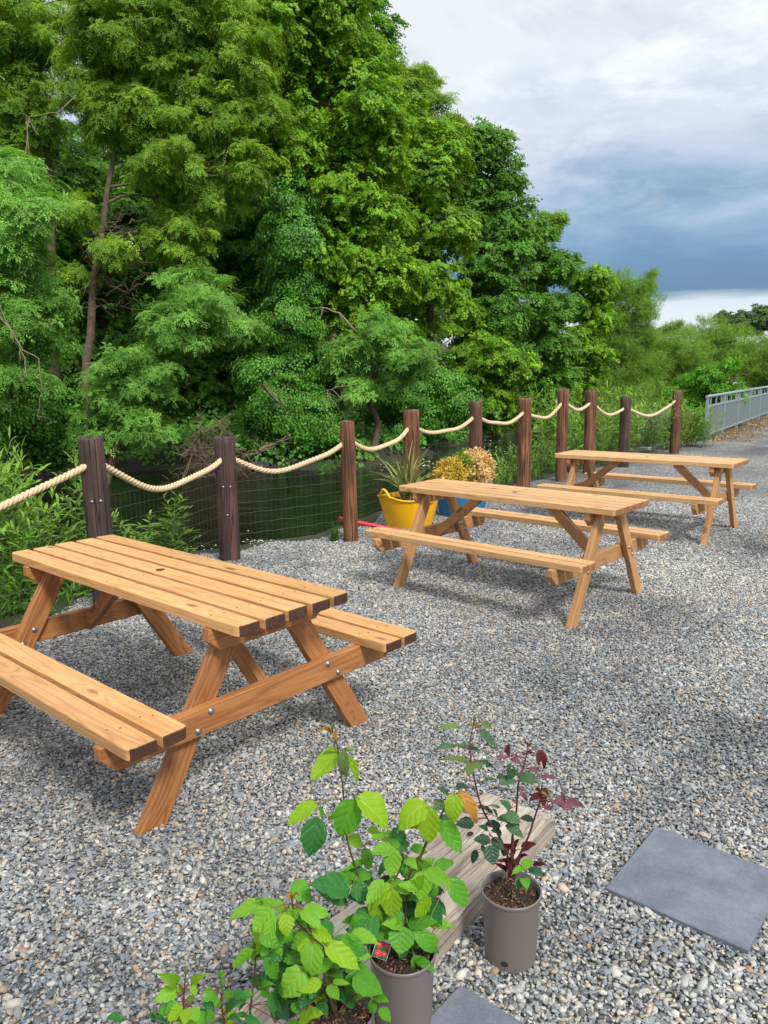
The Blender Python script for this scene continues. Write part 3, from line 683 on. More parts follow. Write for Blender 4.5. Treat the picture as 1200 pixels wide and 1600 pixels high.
tree('grey green willow scrub mound left of the far scrub', 'wil', 56,
     [(1045, 560, 34), (1075, 555, 34), (1050, 600, 32), (1085, 600, 34), (1030, 545, 20), (1070, 530, 16)], None, .15, dens=1.3, sc=1.1, name='willow_bush', cat='bush', group='scrub beyond the yard')
tree('tallest rounded willow scrub under the skyline trees', 'wil', 60,
     [(1110, 530, 30), (1090, 545, 26), (1140, 545, 32), (1120, 575, 34), (1160, 570, 32)], None, .15, dens=1.3, sc=1.15, name='willow_bush', cat='bush', group='scrub beyond the yard')
tree('pale willow scrub at the right edge above the railing', 'wil', 44,
     [(1180, 560, 28), (1205, 575, 34), (1165, 585, 24), (1195, 600, 28), (1230, 560, 34), (1270, 570, 40)], None, .12, dens=1.3, name='willow_bush', cat='bush', group='scrub beyond the yard')
tree('wispy willow scrub with a sparse top in front of the pale band of sky', 'wil', 62,
     [(1045, 515, 8), (1060, 520, 9), (1035, 522, 8), (1062, 508, 4)], None, .08, dens=.5, twigs=6, name='willow_bush', cat='bush', group='scrub beyond the yard')
for lab, d_, lb in (('dark tree on the skyline, right of the gap of bright sky', 92, [(1132, 500, 13), (1150, 503, 13), (1142, 510, 14)]),
                    ('dark spreading tree on the skyline, second from the right edge', 90, [(1165, 500, 13), (1174, 512, 14), (1158, 515, 12)]),
                    ('dark tree on the skyline cut off by the right edge', 86, [(1190, 492, 14), (1202, 500, 20), (1185, 510, 14), (1215, 500, 18), (1240, 515, 20)]),
                    ('low far tree on the skyline, left of the wispy scrub', 100, [(1038, 517, 7), (1050, 516, 7), (1028, 520, 6)])):
    tree(lab, 'dkt', d_, lb, None, .25, dens=.8, group='dark trees on the skyline')
tree('bright green large leaved shrub directly behind the start of the railing', 'shr', 24,
     [(1080, 608, 20), (1105, 592, 20), (1130, 606, 18), (1060, 622, 16), (1090, 630, 22), (1120, 630, 20), (1150, 620, 14), (1140, 570, 6), (1170, 582, 6), (1150, 600, 9), (1075, 650, 16), (1105, 655, 18)], None, .07, dens=2.0, sc=.62, cat='shrub', group='shrubs by the railing')
# dark growth closing the foot of the tree line
for lab, kd, d_, lb in (('shaded ivy mound at the water below the leftmost ash', 'ivy', 21.5, [(20, 640, 40), (60, 660, 38), (100, 640, 30), (30, 700, 36), (80, 705, 34), (115, 690, 22)]),
                        ('ivy mound hanging to the water between the ivy column and the third pole', 'ivy', 22.3, [(490, 690, 28), (520, 675, 26), (465, 700, 22), (505, 640, 28)]),
                        ('dark overhung bush at the far waterline behind the fourth pole', 'syd', 29, [(610, 680, 26), (650, 690, 26), (690, 685, 24), (570, 660, 26)]),
                        ('rounded waterside bush beyond the fifth pole', 'syc', 33, [(730, 660, 26), (765, 665, 24), (800, 650, 28), (780, 620, 22)]),
                        ('waterside bush in shade left of the twin dark poles', 'syd', 39, [(835, 650, 24), (870, 645, 24), (850, 620, 22)]),
                        ('waterside willow bush behind the last poles', 'wil', 46, [(905, 640, 24), (940, 635, 26), (975, 630, 26), (1010, 625, 26), (1040, 630, 22)]),
                        ('backing thicket low behind the waterside willow bush', 'syd', 54, [(920, 600, 30), (960, 610, 30), (1010, 600, 28), (870, 600, 30)])):
    tree(lab, kd, d_, lb, None, .08, name='waterside_bush', cat='bush', group='bushes at the far waterline', dens=1.1)
for q, (px, d_) in enumerate(((-60, 33), (40, 35), (130, 37), (235, 36), (330, 37.5), (420, 37), (505, 36), (590, 38))):
    tree(('dark background tree on the wooded slope at the left edge', 'dark background tree on the slope showing under the top left sycamore', 'dark background tree on the slope left of the bare brown trunk', 'dark background tree on the slope right of the bare brown trunk',
          'dark background tree on the slope behind the low feathery ash', 'dark background tree on the slope behind the ivy column', 'dark background tree on the slope behind the largest sycamore', 'dark background tree on the slope behind the mid green sycamore')[q],
         'syd', d_, [(px + a, y, 62) for a, y in ((-30, 130 + 60 * (q == 4)), (30, 190), (-30, 260), (30, 330), (-30, 400), (30, 460), (-30, 520), (30, 580))][(2 if q in (0, 1, 2) else 0 if q != 4 else 1):], None, .25, sc=1.25, dens=.9, group='dark trees on the wooded slope')
tree('mid green tree filling the foot of the tree line behind the sixth pole', 'syc', 50, [(760, 540, 34), (800, 520, 34), (840, 520, 32), (830, 570, 34), (780, 590, 34), (875, 560, 30), (910, 570, 30)], None, .2, sc=1.2)
tree('mid green tree closing the gap behind the far willow', 'wil', 58, [(950, 540, 28), (985, 560, 28), (1020, 555, 24), (930, 590, 28), (980, 600, 28), (1025, 595, 26)], None, .2, sc=1.3, dens=1.3)
# undergrowth carpeting the far bank
n = 26000; xs = rng.uniform(-26, 22, n); ys = rng.uniform(18, 62, n); f = sdist(FARB, xs, ys)
k = (f > .45) & (f < 12); xs, ys = xs[k], ys[k]; zs = height(xs, ys) + rng.uniform(.0, .45, len(xs))
nn = rdir(len(xs)) * .6 + np.array([.15, -.5, .8]); ug = scatter('undergrowth', 'ivy', KIND['ivy'][0], np.column_stack([xs, ys, zs]), eul(nn, rdir(len(xs))), rng.uniform(1.0, 1.8, len(xs)))
tag(ug, 'ivy and low plants carpeting the shaded far river bank', 'undergrowth')

# brush pile, rocks, fallen branches, dangling twigs on the far bank
def twig_mesh(mb, p0, p1, r0, k=4, wob=.15, n=4): mb.tube(bend(p0, p1, k, wob), [r0 * (1 - .7 * q / k) for q in range(k + 1)], n, caps=False)
c = at(332, 690, 20.9); base = Vector((c.x, c.y, float(height(c.x, c.y)) - .05))
bp = thing('brush_pile', base, 0, 'tangled heap of dead brown branches on the far bank behind the second pole', 'brush pile')
mb = MB()
for k in range(560):
    u = R(0, 1); h_ = 2.5 * (1 - u) ** 1.3
    a = Vector((R(-1, 1) * (.35 + 1.1 * u), R(-.6, .6) * (.4 + u), h_ * R(.1, 1)))
    dr = Vector((R(-1, 1), R(-.5, .5), R(-.8, .7))).normalized() * R(.35, 1.1)
    twig_mesh(mb, a - dr * .5, a + dr * .5, R(.008, .022))
link('branches', mb.mesh('branches', MTWIG), bp, kind='stuff')
rk = []
for k in range(16):
    mb = MB() if k < 4 else None
    if mb:
        o3 = Vector((k * 5.1, 2, 1)); mb.add([(p[0] * 1.3 * (1 + .5 * noise.noise(Vector(p) * 2 + o3)), p[1] * (1 + .5 * noise.noise(Vector(p) * 2 + o3)), p[2] * .7 * (1 + .4 * noise.noise(Vector(p) * 3 + o3))) for p in IV], IF)
        rk.append(mb.mesh('rock', MROCK))
    px = R(270, 470); c = onz(px, R(716, 738), -.95); s_ = R(.18, .5)
    o = link('rock', rk[k % 4], None, Matrix.Translation((c.x, c.y + .4, -.93 + s_ * .12)) @ Matrix.Rotation(R(0, 6), 4, 'Z') @ Matrix.Scale(s_, 4),
             label='grey boulder, one of many at the foot of the brush pile', cat='rock', group='boulders along the far waterline')
for lab, a, b, r0 in (('long pale fallen branch leaning from the ivy into the river', (405, 705), (455, 678), .05), ('short broken branch lying low over the far waterline', (378, 716), (430, 698), .035),
                      ('thin mossy bough slanting down through the ivy mound', (408, 600), (446, 640), .045)):
    A, B = at(*a, 21.2), at(*b, 21.8); mb = MB(); twig_mesh(mb, A, B, r0, 6, .1, 6)
    for q in range(6): S_ = A.lerp(B, R(.2, .9)); twig_mesh(mb, S_, S_ + Vector((R(-.5, .5), R(-.2, .2), R(-.1, .5))), r0 * .4)
    link('fallen_branch', mb.mesh('fallen_branch', MTWIG), None, label=lab, cat='branch')
def dangling(label, d_, strokes, r0=.02):
    mb = MB()
    for st in strokes:
        P_ = [at(x, y, d_ + R(-.1, .1)) for x, y in st]; sm = []
        for a, b in zip(P_, P_[1:]): sm += [a.lerp(b, q / 3) + Vector((R(-.02, .02), 0, R(-.02, .02))) for q in range(3)]
        sm.append(P_[-1]); kk = len(sm); mb.tube(sm, [r0 * (1 - .75 * q / kk) for q in range(kk)], 5, caps=False)
        for q in range(3): S_ = sm[random.randrange(1, kk)]; twig_mesh(mb, S_, S_ + Vector((R(-.4, .4), R(-.2, .2), R(-.4, .1))), r0 * .4, 4, .25)
    link('bare_branch', mb.mesh('bare_branch', simple('pale_bark', (.27, .22, .15), .85)), None, label=label, cat='branch')
dangling('curved bare pale branch drooping beside the left edge of the picture', 16.4, [[(-20, 470), (15, 515), (35, 545), (60, 560), (65, 610), (58, 650)], [(15, 515), (30, 535), (32, 560)], [(0, 480), (10, 500), (40, 560), (42, 590)]], .017)
dangling('thin bare twigs hooking down over the river left of the third pole', 22.0, [[(560, 600), (525, 605), (508, 612), (512, 640), (530, 662)], [(512, 615), (530, 640), (545, 655)], [(520, 608), (550, 640), (560, 640)]], .013)
dangling('bare pale bough arching out of the sycamore crown in mid picture', 23.2, [[(560, 520), (530, 490), (505, 480), (485, 482)], [(505, 480), (498, 500), (505, 525)]], .035)
dangling('bare twigs crossing the feathery crown at upper left', 20.6, [[(60, 210), (40, 180), (45, 250), (30, 260)], [(120, 150), (90, 175), (45, 182)], [(45, 182), (40, 240), (35, 262)]], .013)
# twiggy brown tangle about the bare trunk
mb = MB(); base = Vector(TRUNK_A.location)
for k in range(150):
    p = at(R(140, 215), R(330, 480), 21.9 + R(-.5, .5)); e = p + Vector((R(-1, 1), R(-.5, .5), R(-.5, .6))) * R(.5, 1.1)
    twig_mesh(mb, p - base, e - base, .012, 4, .25)
link('dead_twigs', mb.mesh('dead_twigs', MTWIG), TRUNK_A, kind='stuff')

# floating weed with white flowers
mb = MB()
mwf = simple('white_petal', (.75, .75, .68), .6); mwd = simple('water_weed', (.09, .14, .03), .5)
def weed(px0, px1, py0, py1, n, s):
    for k in range(n):
        c = onz(R(px0, px1), R(py0, py1), WATER_Z + .015); T_ = TR(c + Vector((R(-.1, .1), R(-.1, .1), R(-.0, .03))), R(-.3, .3), R(-.3, .3), R(0, 6))
        if R(0, 1) < (.40 if py0 > 800 else .12): mb.add([T_ @ (Vector((math.cos(a), math.sin(a), 0)) * s * .3) for a in (0, 1.26, 2.5, 3.8, 5)], [(0, 1, 2, 3, 4)], 1)
        else: mb.add([T_ @ (Vector(p) * s) for p in ((0, 0, 0), (.5, -.15, .02), (1, 0, 0), (.5, .15, .02))], [(0, 1, 2, 3)], 0)
weed(380, 440, 845, 872, 520, .05); weed(395, 432, 850, 862, 300, .05); weed(565, 690, 690, 735, 900, .11); weed(740, 800, 688, 706, 200, .10)
weed(300, 380, 850, 900, 160, .05)
link('water_weed', mb.mesh('water_weed', mwd, mwf), None, kind='stuff', label='floating river weed with tiny white flowers', cat='water weed')
for lab, px, py, d_ in (('leafy twig poking out of the river between the second and third poles', 512, 742, 17), ('second leafy tuft standing in the river close to the third pole', 538, 735, 17.6)):
    c = onz(px, py, WATER_Z); rt = thing('river_tuft', c, 0, lab, 'plant', 'leafy tufts standing in the river'); m_ = 26
    P_ = rng.normal(0, .11, (m_, 3)) * [1, .6, .5] + [0, 0, .15]
    scatter('leaves', 'bank', KIND['bank'][0], P_, eul(rdir(m_), rdir(m_) + [0, 0, 1]), rng.uniform(.35, .6, m_), rt)

# ------------------------------------------------------------------ picnic tables
def rounded(L, W, rc0, rc1):
    """outline of a plank along x; rc0 / rc1: sets of rounded corners radii (ll, lr, ur, ul)"""
    out = []
    for (cx, cy, r, a0) in ((-L / 2, -W / 2, rc0[0], PI), (L / 2, -W / 2, rc0[1], 1.5 * PI), (L / 2, W / 2, rc1[0], 0), (-L / 2, W / 2, rc1[1], .5 * PI)):
        if r <= 0: out.append((cx, cy)); continue
        ox, oy = cx + (r if cx < 0 else -r), cy + (r if cy < 0 else -r)
        for q in range(5): a = a0 + q / 4 * PI / 2; out.append((ox + r * math.cos(a), oy + r * math.sin(a)))
    return out
def frame_mat(origin, ex, ey):
    ex, ey = Vector(ex).normalized(), Vector(ey).normalized(); ez = ex.cross(ey)
    m_ = Matrix((ex, ey, ez)).transposed().to_4x4(); m_.translation = origin; return m_
def picnic(loc, yaw, D, mats, label, sym=True):
    mt, ml, me_ = mats; L, W, hb, S_, I_, Ff, sW = D['L'], D['W'], D['hb'], D['S'], D['I'], D['F'], D['bw']
    root = thing('picnic_table', loc, yaw, label, 'picnic table', 'picnic tables on the gravel')
    H, T = .75, .042
    pitch = (W - sW) / 4
    for k in range(5):
        y = -W / 2 + sW / 2 + k * pitch; r = .028
        o = rounded(L, sW, (r, r) if k == 0 else (0, 0), (r, r) if k == 4 else (0, 0))
        dx = D.get('stag', (0, 0, 0, 0, 0))[k]
        quick('top_board', (mt, me_), root, lambda mb: mb.prism(o, -T / 2, T / 2, .003, 1), Matrix.Translation((dx, y, H - T / 2)))
    # parasol hole in the middle plank
    mb = MB(); mb.add([(.021 * math.cos(a * PI / 8), .021 * math.sin(a * PI / 8), 0) for a in range(16)], [tuple(range(16))])
    link('parasol_hole', mb.mesh('parasol_hole', MBOLTH), root, Matrix.Translation((0, 0, H + .0012)))
    bw2 = (S_ - I_ - .022) / 2
    for sgn in (-1, 1):
        for q, yc in enumerate((I_ + bw2 / 2, S_ - bw2 / 2)):
            r = .028; o = rounded(L - .01, bw2, (0, 0), (r, r)) if (q == 1) == (sgn == 1) else rounded(L - .01, bw2, (r, r), (0, 0))
            quick('seat_board', (mt, me_), root, lambda mb: mb.prism(o, -T / 2, T / 2, .003, 1), Matrix.Translation((0, sgn * yc, hb - T / 2)))
    bt, bb = hb - T, hb - T - .105
    th = .042
    for side in (-1, 1):
        xb = side * .755
        if sym: xl = side * (.755 - th - .0015)
        elif side == 1: xb = .713; xl = .757
        else: xl = -.755 + th + .0015
        # bench bearer with chamfered ends
        hl = D['bl']; ch = .06
        o = [(-hl + ch, -.0525), (hl - ch, -.0525), (hl, .01), (hl, .0525), (-hl, .0525), (-hl, .01)]
        Mb = frame_mat((xb, 0, (bt + bb) / 2), (0, 1, 0), (0, 0, 1))
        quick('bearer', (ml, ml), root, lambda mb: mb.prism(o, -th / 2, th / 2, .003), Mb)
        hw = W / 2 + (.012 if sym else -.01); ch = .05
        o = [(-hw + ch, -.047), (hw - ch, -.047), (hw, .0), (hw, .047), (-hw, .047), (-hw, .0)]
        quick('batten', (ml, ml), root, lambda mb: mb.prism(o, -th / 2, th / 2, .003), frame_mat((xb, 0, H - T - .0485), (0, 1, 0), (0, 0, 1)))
        for s2 in (-1, 1):
            zt = H - T - .002; fy, ty = Ff, D['ty']
            dy, dz = (ty - fy), zt; Ln = math.hypot(dy, dz); hwx = D['lw'] / 2
            # leg axis goes from foot to head; both ends are cut level
            ex = Vector((0, s2 * dy, dz)).normalized(); ey = Vector((0, -ex.z * s2, ex.y * s2)) * 1.0
            k_ = abs(ex.y / ex.z) * hwx
            o = [(-Ln / 2 - k_, -hwx), (Ln / 2 - k_, -hwx), (Ln / 2 + k_, hwx), (-Ln / 2 + k_, hwx)]
            eyv = Vector((0, ex.z, -ex.y)) if s2 > 0 else Vector((0, -ex.z, ex.y))
            # make the level cut face the right way
            if (Vector((0, ex.y, ex.z)) * (2 * k_) + eyv * (2 * hwx)).z ** 2 > 1e-4: o = [(-Ln / 2 + k_, -hwx), (Ln / 2 + k_, -hwx), (Ln / 2 - k_, hwx), (-Ln / 2 - k_, hwx)]
            Ml = frame_mat((xl, s2 * (fy + ty) / 2, zt / 2), ex, eyv)
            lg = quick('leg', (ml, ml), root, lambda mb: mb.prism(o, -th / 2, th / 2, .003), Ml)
            # two coach bolts through leg and bearer
            for q in (-1, 1):
                zb = (bt + bb) / 2 + q * .029; yb = s2 * (fy + (ty - fy) * zb / zt) - s2 * q * .013
                for face in (-1, 1):
                    outer = (xb if sym else max(xb, xl)) * 1
                    xs_ = (max(xb, xl) + th / 2 + .0012) if face == 1 else (min(xb, xl) - th / 2 - .0012)
                    mb = MB(); mb.lathe([(.0135, 0), (.0135, .0015), (.009, .0016), (.009, .006), (.006, .0075), (0.0001, .0077)], 12)
                    Tm = Matrix.Translation((xs_, yb, zb)) @ Matrix.Rotation(face * PI / 2, 4, 'Y')
                    link('bolt', BOLT, root, Tm)
        # brace from the bearer to the underside of the top
        xi = xb - side * .021 if sym or side < 0 else xb - .021
        a = Vector((xi, D['bry'], bb + .03)); b = Vector((side * .28, D['bry'], H - T - .004))
        ex = (b - a).normalized(); ln = (b - a).length
        o = [(-ln / 2, -.035), (ln / 2 + .03, -.035), (ln / 2 - .03, .035), (-ln / 2, .035)] if side < 0 else [(-ln / 2, -.035), (ln / 2 - .03, -.035), (ln / 2 + .03, .035), (-ln / 2, .035)]
        quick('brace', (ml, ml), root, lambda mb: mb.prism(o, -.021, .021, .003), frame_mat((a + b) / 2, ex, Vector((0, 1, 0)).cross(ex)))
    # screw heads on the planks
    mb = MB()
    for k in range(5):
        for xx in (-.76, .755, 0):
            for q in (-1, 1):
                y = -W / 2 + sW / 2 + k * pitch + q * sW * .27
                if abs(xx) < .1 and k == 2: continue
                mb.add([(xx + q * .006 + .0045 * math.cos(a), y + .0045 * math.sin(a), H + .001) for a in (0, 1, 2.1, 3.1, 4.2, 5.2)], [(0, 1, 2, 3, 4, 5)])
    for sgn in (-1, 1):
        for yc in (I_ + bw2 / 2, S_ - bw2 / 2):
            for q in (-1, 1):
                for xx in (-.76, .755): mb.add([(xx + q * .012 + .005 * math.cos(a), sgn * yc + q * .018 + .005 * math.sin(a), hb + .001) for a in (0, 1, 2.1, 3.1, 4.2, 5.2)], [(0, 1, 2, 3, 4, 5)])
    link('screw_heads', mb.mesh('screw_heads', MBOLT), root, kind='stuff')
    return root
mb = MB(); mb.lathe([(.0135, 0), (.0135, .0015), (.009, .0016), (.009, .006), (.006, .0075), (0.0001, .0077)], 12); BOLT = mb.mesh('bolt', MBOLT)
D1 = dict(L=1.883, W=.568, hb=.458, S=.735, I=.507, F=.555, ty=.13, bw=.0945, bl=.75, lw=.100, bry=0.0, stag=(0, .004, -.003, .002, .0))
D2 = dict(L=1.84, W=.52, hb=.458, S=.668, I=.488, F=.50, ty=.125, bw=.087, bl=.72, lw=.088, bry=0.0)
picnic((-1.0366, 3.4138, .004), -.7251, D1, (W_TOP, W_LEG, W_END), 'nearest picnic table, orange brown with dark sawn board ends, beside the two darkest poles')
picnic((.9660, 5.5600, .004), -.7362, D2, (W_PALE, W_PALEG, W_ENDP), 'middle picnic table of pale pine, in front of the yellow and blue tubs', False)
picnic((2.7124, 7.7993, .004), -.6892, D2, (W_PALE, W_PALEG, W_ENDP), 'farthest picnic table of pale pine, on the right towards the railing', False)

# ------------------------------------------------------------------ rope and pole fence
POSTS = [(-3.05, 3.2, 1.25, .19, 1), (-1.98, 5.2, 1.235, .170, 1), (-1.39, 6.66, 1.11, .185, 1), (-.33, 7.35, 1.19, .142, 0), (.33, 8.75, 1.22, .188, 0), (1.19, 9.72, 1.27, .165, .5),
         (2.0, 10.77, 1.26, .19, 0), (2.67, 11.35, 1.37, .165, .1), (3.31, 12.17, 1.32, .195, .25), (4.1, 12.92, 1.19, .178, .95), (5.72, 14.91, 1.23, .185, .3)]
fence = thing('rope_fence', (POSTS[1][0], POSTS[1][1], 0), 0, 'fence of thick dark poles strung with pale twisted rope along the river edge', 'fence')
F0 = Vector(fence.location)
for k, (x, y, h, d, dk) in enumerate(POSTS):
    mb = MB(); seed = k * 7.7
    flat = k in (3, 6, 7)
    def wob(i_, a): 
        q = 1 + .035 * noise.noise(Vector((math.cos(a) * 1.5, math.sin(a) * 1.5, seed + i_ * .35))) + .02 * noise.noise(Vector((math.cos(a) * 5, math.sin(a) * 5, seed)))
        return (q, .006 * math.sin(a * 2 + seed) if i_ > 6 else 0)
    r = d / 2
    mb.lathe([(r * 1.03, -.4), (r * 1.02, 0), (r * 1.01, h * .2), (r * 1.0, h * .4), (r * .995, h * .6), (r * .99, h * .8), (r * .985, h * .93), (r * .98, h - .008), (r * .93, h), (r * .5, h + .001), (.001, h + .001)], 28, 0, True, wob)
    lx, ly = R(-.012, .012), R(-.01, .01)
    po = link('post', mb.mesh('post', MP), fence, Matrix.Translation(Vector((x, y, 0)) - F0) @ Matrix.Rotation(lx, 4, 'X') @ Matrix.Rotation(ly, 4, 'Y'))
    po['dark'] = float(dk); cam_a = math.atan2(-y, -x)
    if k in (1, 2):
        for q, (da, zz_) in enumerate(((-.35, h - .43), (.35, h - .43), (-.05, h - .68))):
            a = cam_a + da; mb = MB(); mb.lathe([(.012, 0), (.012, .004), (.007, .007), (.0001, .008)], 8)
            link('bolt', mb.mesh('bolt', MBOLT), po, Matrix.Translation((r * .99 * math.cos(a), r * .99 * math.sin(a), zz_)) @ Matrix.Rotation(a, 4, 'Z') @ Matrix.Rotation(PI / 2, 4, 'Y'))
def rope_mesh(A, B, sag, rr=.0245):
    L = (B - A).length; k = int(L / .012); mb = MB(); cl = []
    for i_ in range(k + 1):
        t_ = i_ / k; p = A.lerp(B, t_); p.z -= 4 * sag * t_ * (1 - t_) * (1 + .12 * math.sin(t_ * 9 + A.x)); p += Vector((-(B - A).y, (B - A).x, 0)).normalized() * .012 * math.sin(t_ * 7 + A.y); cl.append(p)
    for s_ in range(3):
        pts_ = []
        for i_, p in enumerate(cl):
            t_ = (cl[min(i_ + 1, k)] - cl[max(i_ - 1, 0)]).normalized(); u = t_.cross(Vector((0, 0, 1))).normalized(); v = u.cross(t_)
            a = i_ * .012 / .105 * 2 * PI + s_ * 2 * PI / 3; pts_.append(p + (u * math.cos(a) + v * math.sin(a)) * rr * .50 - A)
        mb.tube(pts_[::1], rr * .56, 6, caps=False)
    return mb.mesh('rope', MROPE)
SAG = [.20, .22, .20, .17, .15, .15, .17, .12, .15, .20]
for k in range(len(POSTS) - 1):
    a, b = POSTS[k], POSTS[k + 1]
    A = Vector((a[0], a[1], a[2] - (.16 if k < 3 else .17))); B = Vector((b[0], b[1], b[2] - (.16 if k < 2 else .17)))
    if k == 0: A.z = .98
    link('rope', rope_mesh(A, B, SAG[k]), fence, Matrix.Translation(A - F0))
    # wire mesh bay
    mb = MB(); A0, B0 = Vector((a[0], a[1], 0)), Vector((b[0], b[1], 0)); dr = (B0 - A0); L = dr.length; e = dr.normalized(); side = Vector((-e.y, e.x, 0))
    off = side * .055
    top = .86; z = .02; zsl = []
    while z < top: zsl.append(z); z += .098
    for q, z in enumerate(zsl):
        m_ = int(L / .06); sag = R(.002, .014)
        mb.tube([off + e * (L * j / m_) + Vector((0, 0, z + .004 * math.sin(j * 1.9 + q) - 4 * sag * (j / m_) * (1 - j / m_) + .006 * noise.noise(Vector((j * .4, q, k))))) for j in range(m_ + 1)], .0018, 3, caps=False, smooth=False)
    nv = int(L / .052)
    for j in range(nv): u = L * (j + .5) / nv; mb.tube([off + e * u + Vector((0, 0, -.02)), off + e * (u + .004 * math.sin(j)) + Vector((0, 0, top * .55)), off + e * u + Vector((0, 0, zsl[-1]))], .0006, 3, caps=False, smooth=False)
    link('wire_mesh', mb.mesh('wire_mesh', MWIRE), fence, Matrix.Translation(A0 - F0), kind='stuff')

# ------------------------------------------------------------------ railing, kerb and stump at the far right
RA, RB = Vector((7.33, 17.3, 0)), Vector((16.4, 31.0, 0)); e = (RB - RA).normalized(); L = (RB - RA).length
rail = thing('metal_railing', RA, math.atan2(e.y, e.x), 'grey galvanised railing with mesh infill along the right hand path', 'railing')
mb = MB(); mb.tube([(q * L / 10 - .1 * (q == 0), 0, 1.02) for q in range(11)], .033, 10); link('top_rail', mb.mesh('top_rail', MGALV), rail)
for nm, z_ in (('mid_rail', .80), ('bottom_rail', .16)): quick(nm, MGALV, rail, lambda mb: mb.box(0, L, -.022, .022, z_ - .02, z_ + .02))
npst = 9
for j in range(npst): 
    x = L * j / (npst - 1); quick('upright', MGALV, rail, lambda mb: mb.box(-.035, .035, -.03, .03, -.1, .985), Matrix.Translation((x, .002, 0)))
pan = MB(); bars = MB()
for j in range(npst - 1):
    x0, x1 = L * j / (npst - 1) + .05, L * (j + 1) / (npst - 1) - .05
    mb = MB(); m_ = int((x1 - x0) / .034)
    for q in range(m_): u = x0 + (q + .5) * (x1 - x0) / m_; mb.box(u - .012 - x0, u + .012 - x0, -.006, .006, .182, .778)
    link('mesh_panel', mb.mesh('mesh_panel', MPAN), rail, Matrix.Translation((x0, 0, 0)))
    for q in range(3): u = x0 + (q + .5) * (x1 - x0) / 3; quick('short_bar', MGALV, rail, lambda mb: mb.box(-.016, .016, -.012, .012, .822, .99), Matrix.Translation((u, 0, 0)))
ks, ke = Vector((5.0, 15.3, 0)), Vector((7.35, 17.75, 0)); e = (ke - ks).normalized()
quick('kerb', MCONC, None, lambda mb: mb.prism([(0, -.09), ((ke - ks).length, -.09), ((ke - ks).length, .09), (0, .09)], -.1, .05, .01), frame_mat(ks, e, Vector((-e.y, e.x, 0))), kind='structure')
c = onz(1092, 694, 0); quick('gate_stump', simple('rusty_brown_timber', (.16, .09, .065), .9, 12, .4, .5), None, lambda mb: mb.prism([(-.13, -.1), (.13, -.1), (.13, .1), (-.13, .1)], -.2, .74, .012), Matrix.Translation((c.x - .22, c.y + .25, 0)), label='short brown timber stump standing at the near end of the grey railing', cat='stump')
# wires from last pole to railing
mb = MB(); A0 = Vector((5.72, 14.95, 0)); B0 = Vector((7.25, 17.3, 0))
for z_ in (.2, .33, .46, .58, .70, .82): mb.tube([A0.lerp(B0, q / 8) + Vector((0, 0, z_ - .05 * math.sin(PI * q / 8))) - A0 for q in range(9)], .004, 3, caps=False)
link('wire_mesh', mb.mesh('wire_mesh', MWIRE), fence, Matrix.Translation(A0 - F0), kind='stuff')
# leaf litter along the railing foot
def blade_mesh(name, mat, k=9, h=.25, wd=.008, spread=.5, segs=4):
    mb = MB()
    for q in range(k):
        a = R(0, 2 * PI); sp_ = R(.1, 1) * spread; hh = h * R(.6, 1.1); vs = []
        dx, dy = math.cos(a), math.sin(a); o_ = Vector((R(-.03, .03), R(-.03, .03), 0))
        for j in range(segs + 1):
            t_ = j / segs; c_ = o_ + Vector((dx, dy, 0)) * sp_ * hh * t_ ** 1.8 + Vector((0, 0, hh * (t_ - .35 * sp_ * t_ ** 3)))
            w_ = wd * (1 - t_ ** 2) + .0005; sv = Vector((-dy, dx, 0)) * w_; vs += [c_ - sv, c_ + sv]
        mb.add(vs, [(2 * j, 2 * j + 1, 2 * j + 3, 2 * j + 2) for j in range(segs)])
    return mb.mesh(name, mat)
GR = [blade_mesh('grass_piece', L_GRASS) for _ in range(4)]
def litter_piece():
    mb = MB()
    for q in range(9): poly_leaf(mb, TR((R(-.1, .1), R(-.1, .1), R(0, .02)), R(-.6, .6), R(-.5, .5), R(0, 6)), 'leaflet', R(.03, .07))
    return mb.mesh('litter_piece', L_DRY)
LT = [litter_piece() for _ in range(3)]
mb = MB(); poly_leaf(mb, TR((0, 0, 0), .3, -.2, 0), 'ivy', .022); LT1 = [mb.mesh('leaf_scrap', L_DRY)]
n = 1500; u = rng.uniform(.1, 16, n); v = np.abs(rng.normal(0, .5, n)) ; ee = np.array([(RB - RA).normalized().x, (RB - RA).normalized().y]); sd2 = np.array([ee[1], -ee[0]])
P_ = np.array([RA.x, RA.y]) + u[:, None] * ee + (v - .1)[:, None] * sd2
o = scatter('leaf_litter', 'litter', LT, np.column_stack([P_, np.full(n, .012)]), eul(np.array([0, 0, 1.0]) + rng.normal(0, .2, (n, 3)), rdir(n)), rng.uniform(.7, 1.4, n)); tag(o, 'dry brown leaf litter lying along the foot of the railing', 'leaf litter')
n = 110; xs = rng.uniform(-1.5, 3.5, n); ys = rng.uniform(1.6, 8, n)
o = scatter('fallen_leaf_bits', 'bits', [litter_piece() for _ in range(1)] if False else LT1, np.column_stack([xs, ys, np.full(n, .018)]), eul(np.array([0, 0, 1.0]) + rng.normal(0, .3, (n, 3)), rdir(n)), rng.uniform(.4, 1.1, n)); tag(o, 'small dry leaf scraps dotted about on the gravel', 'leaf scraps')
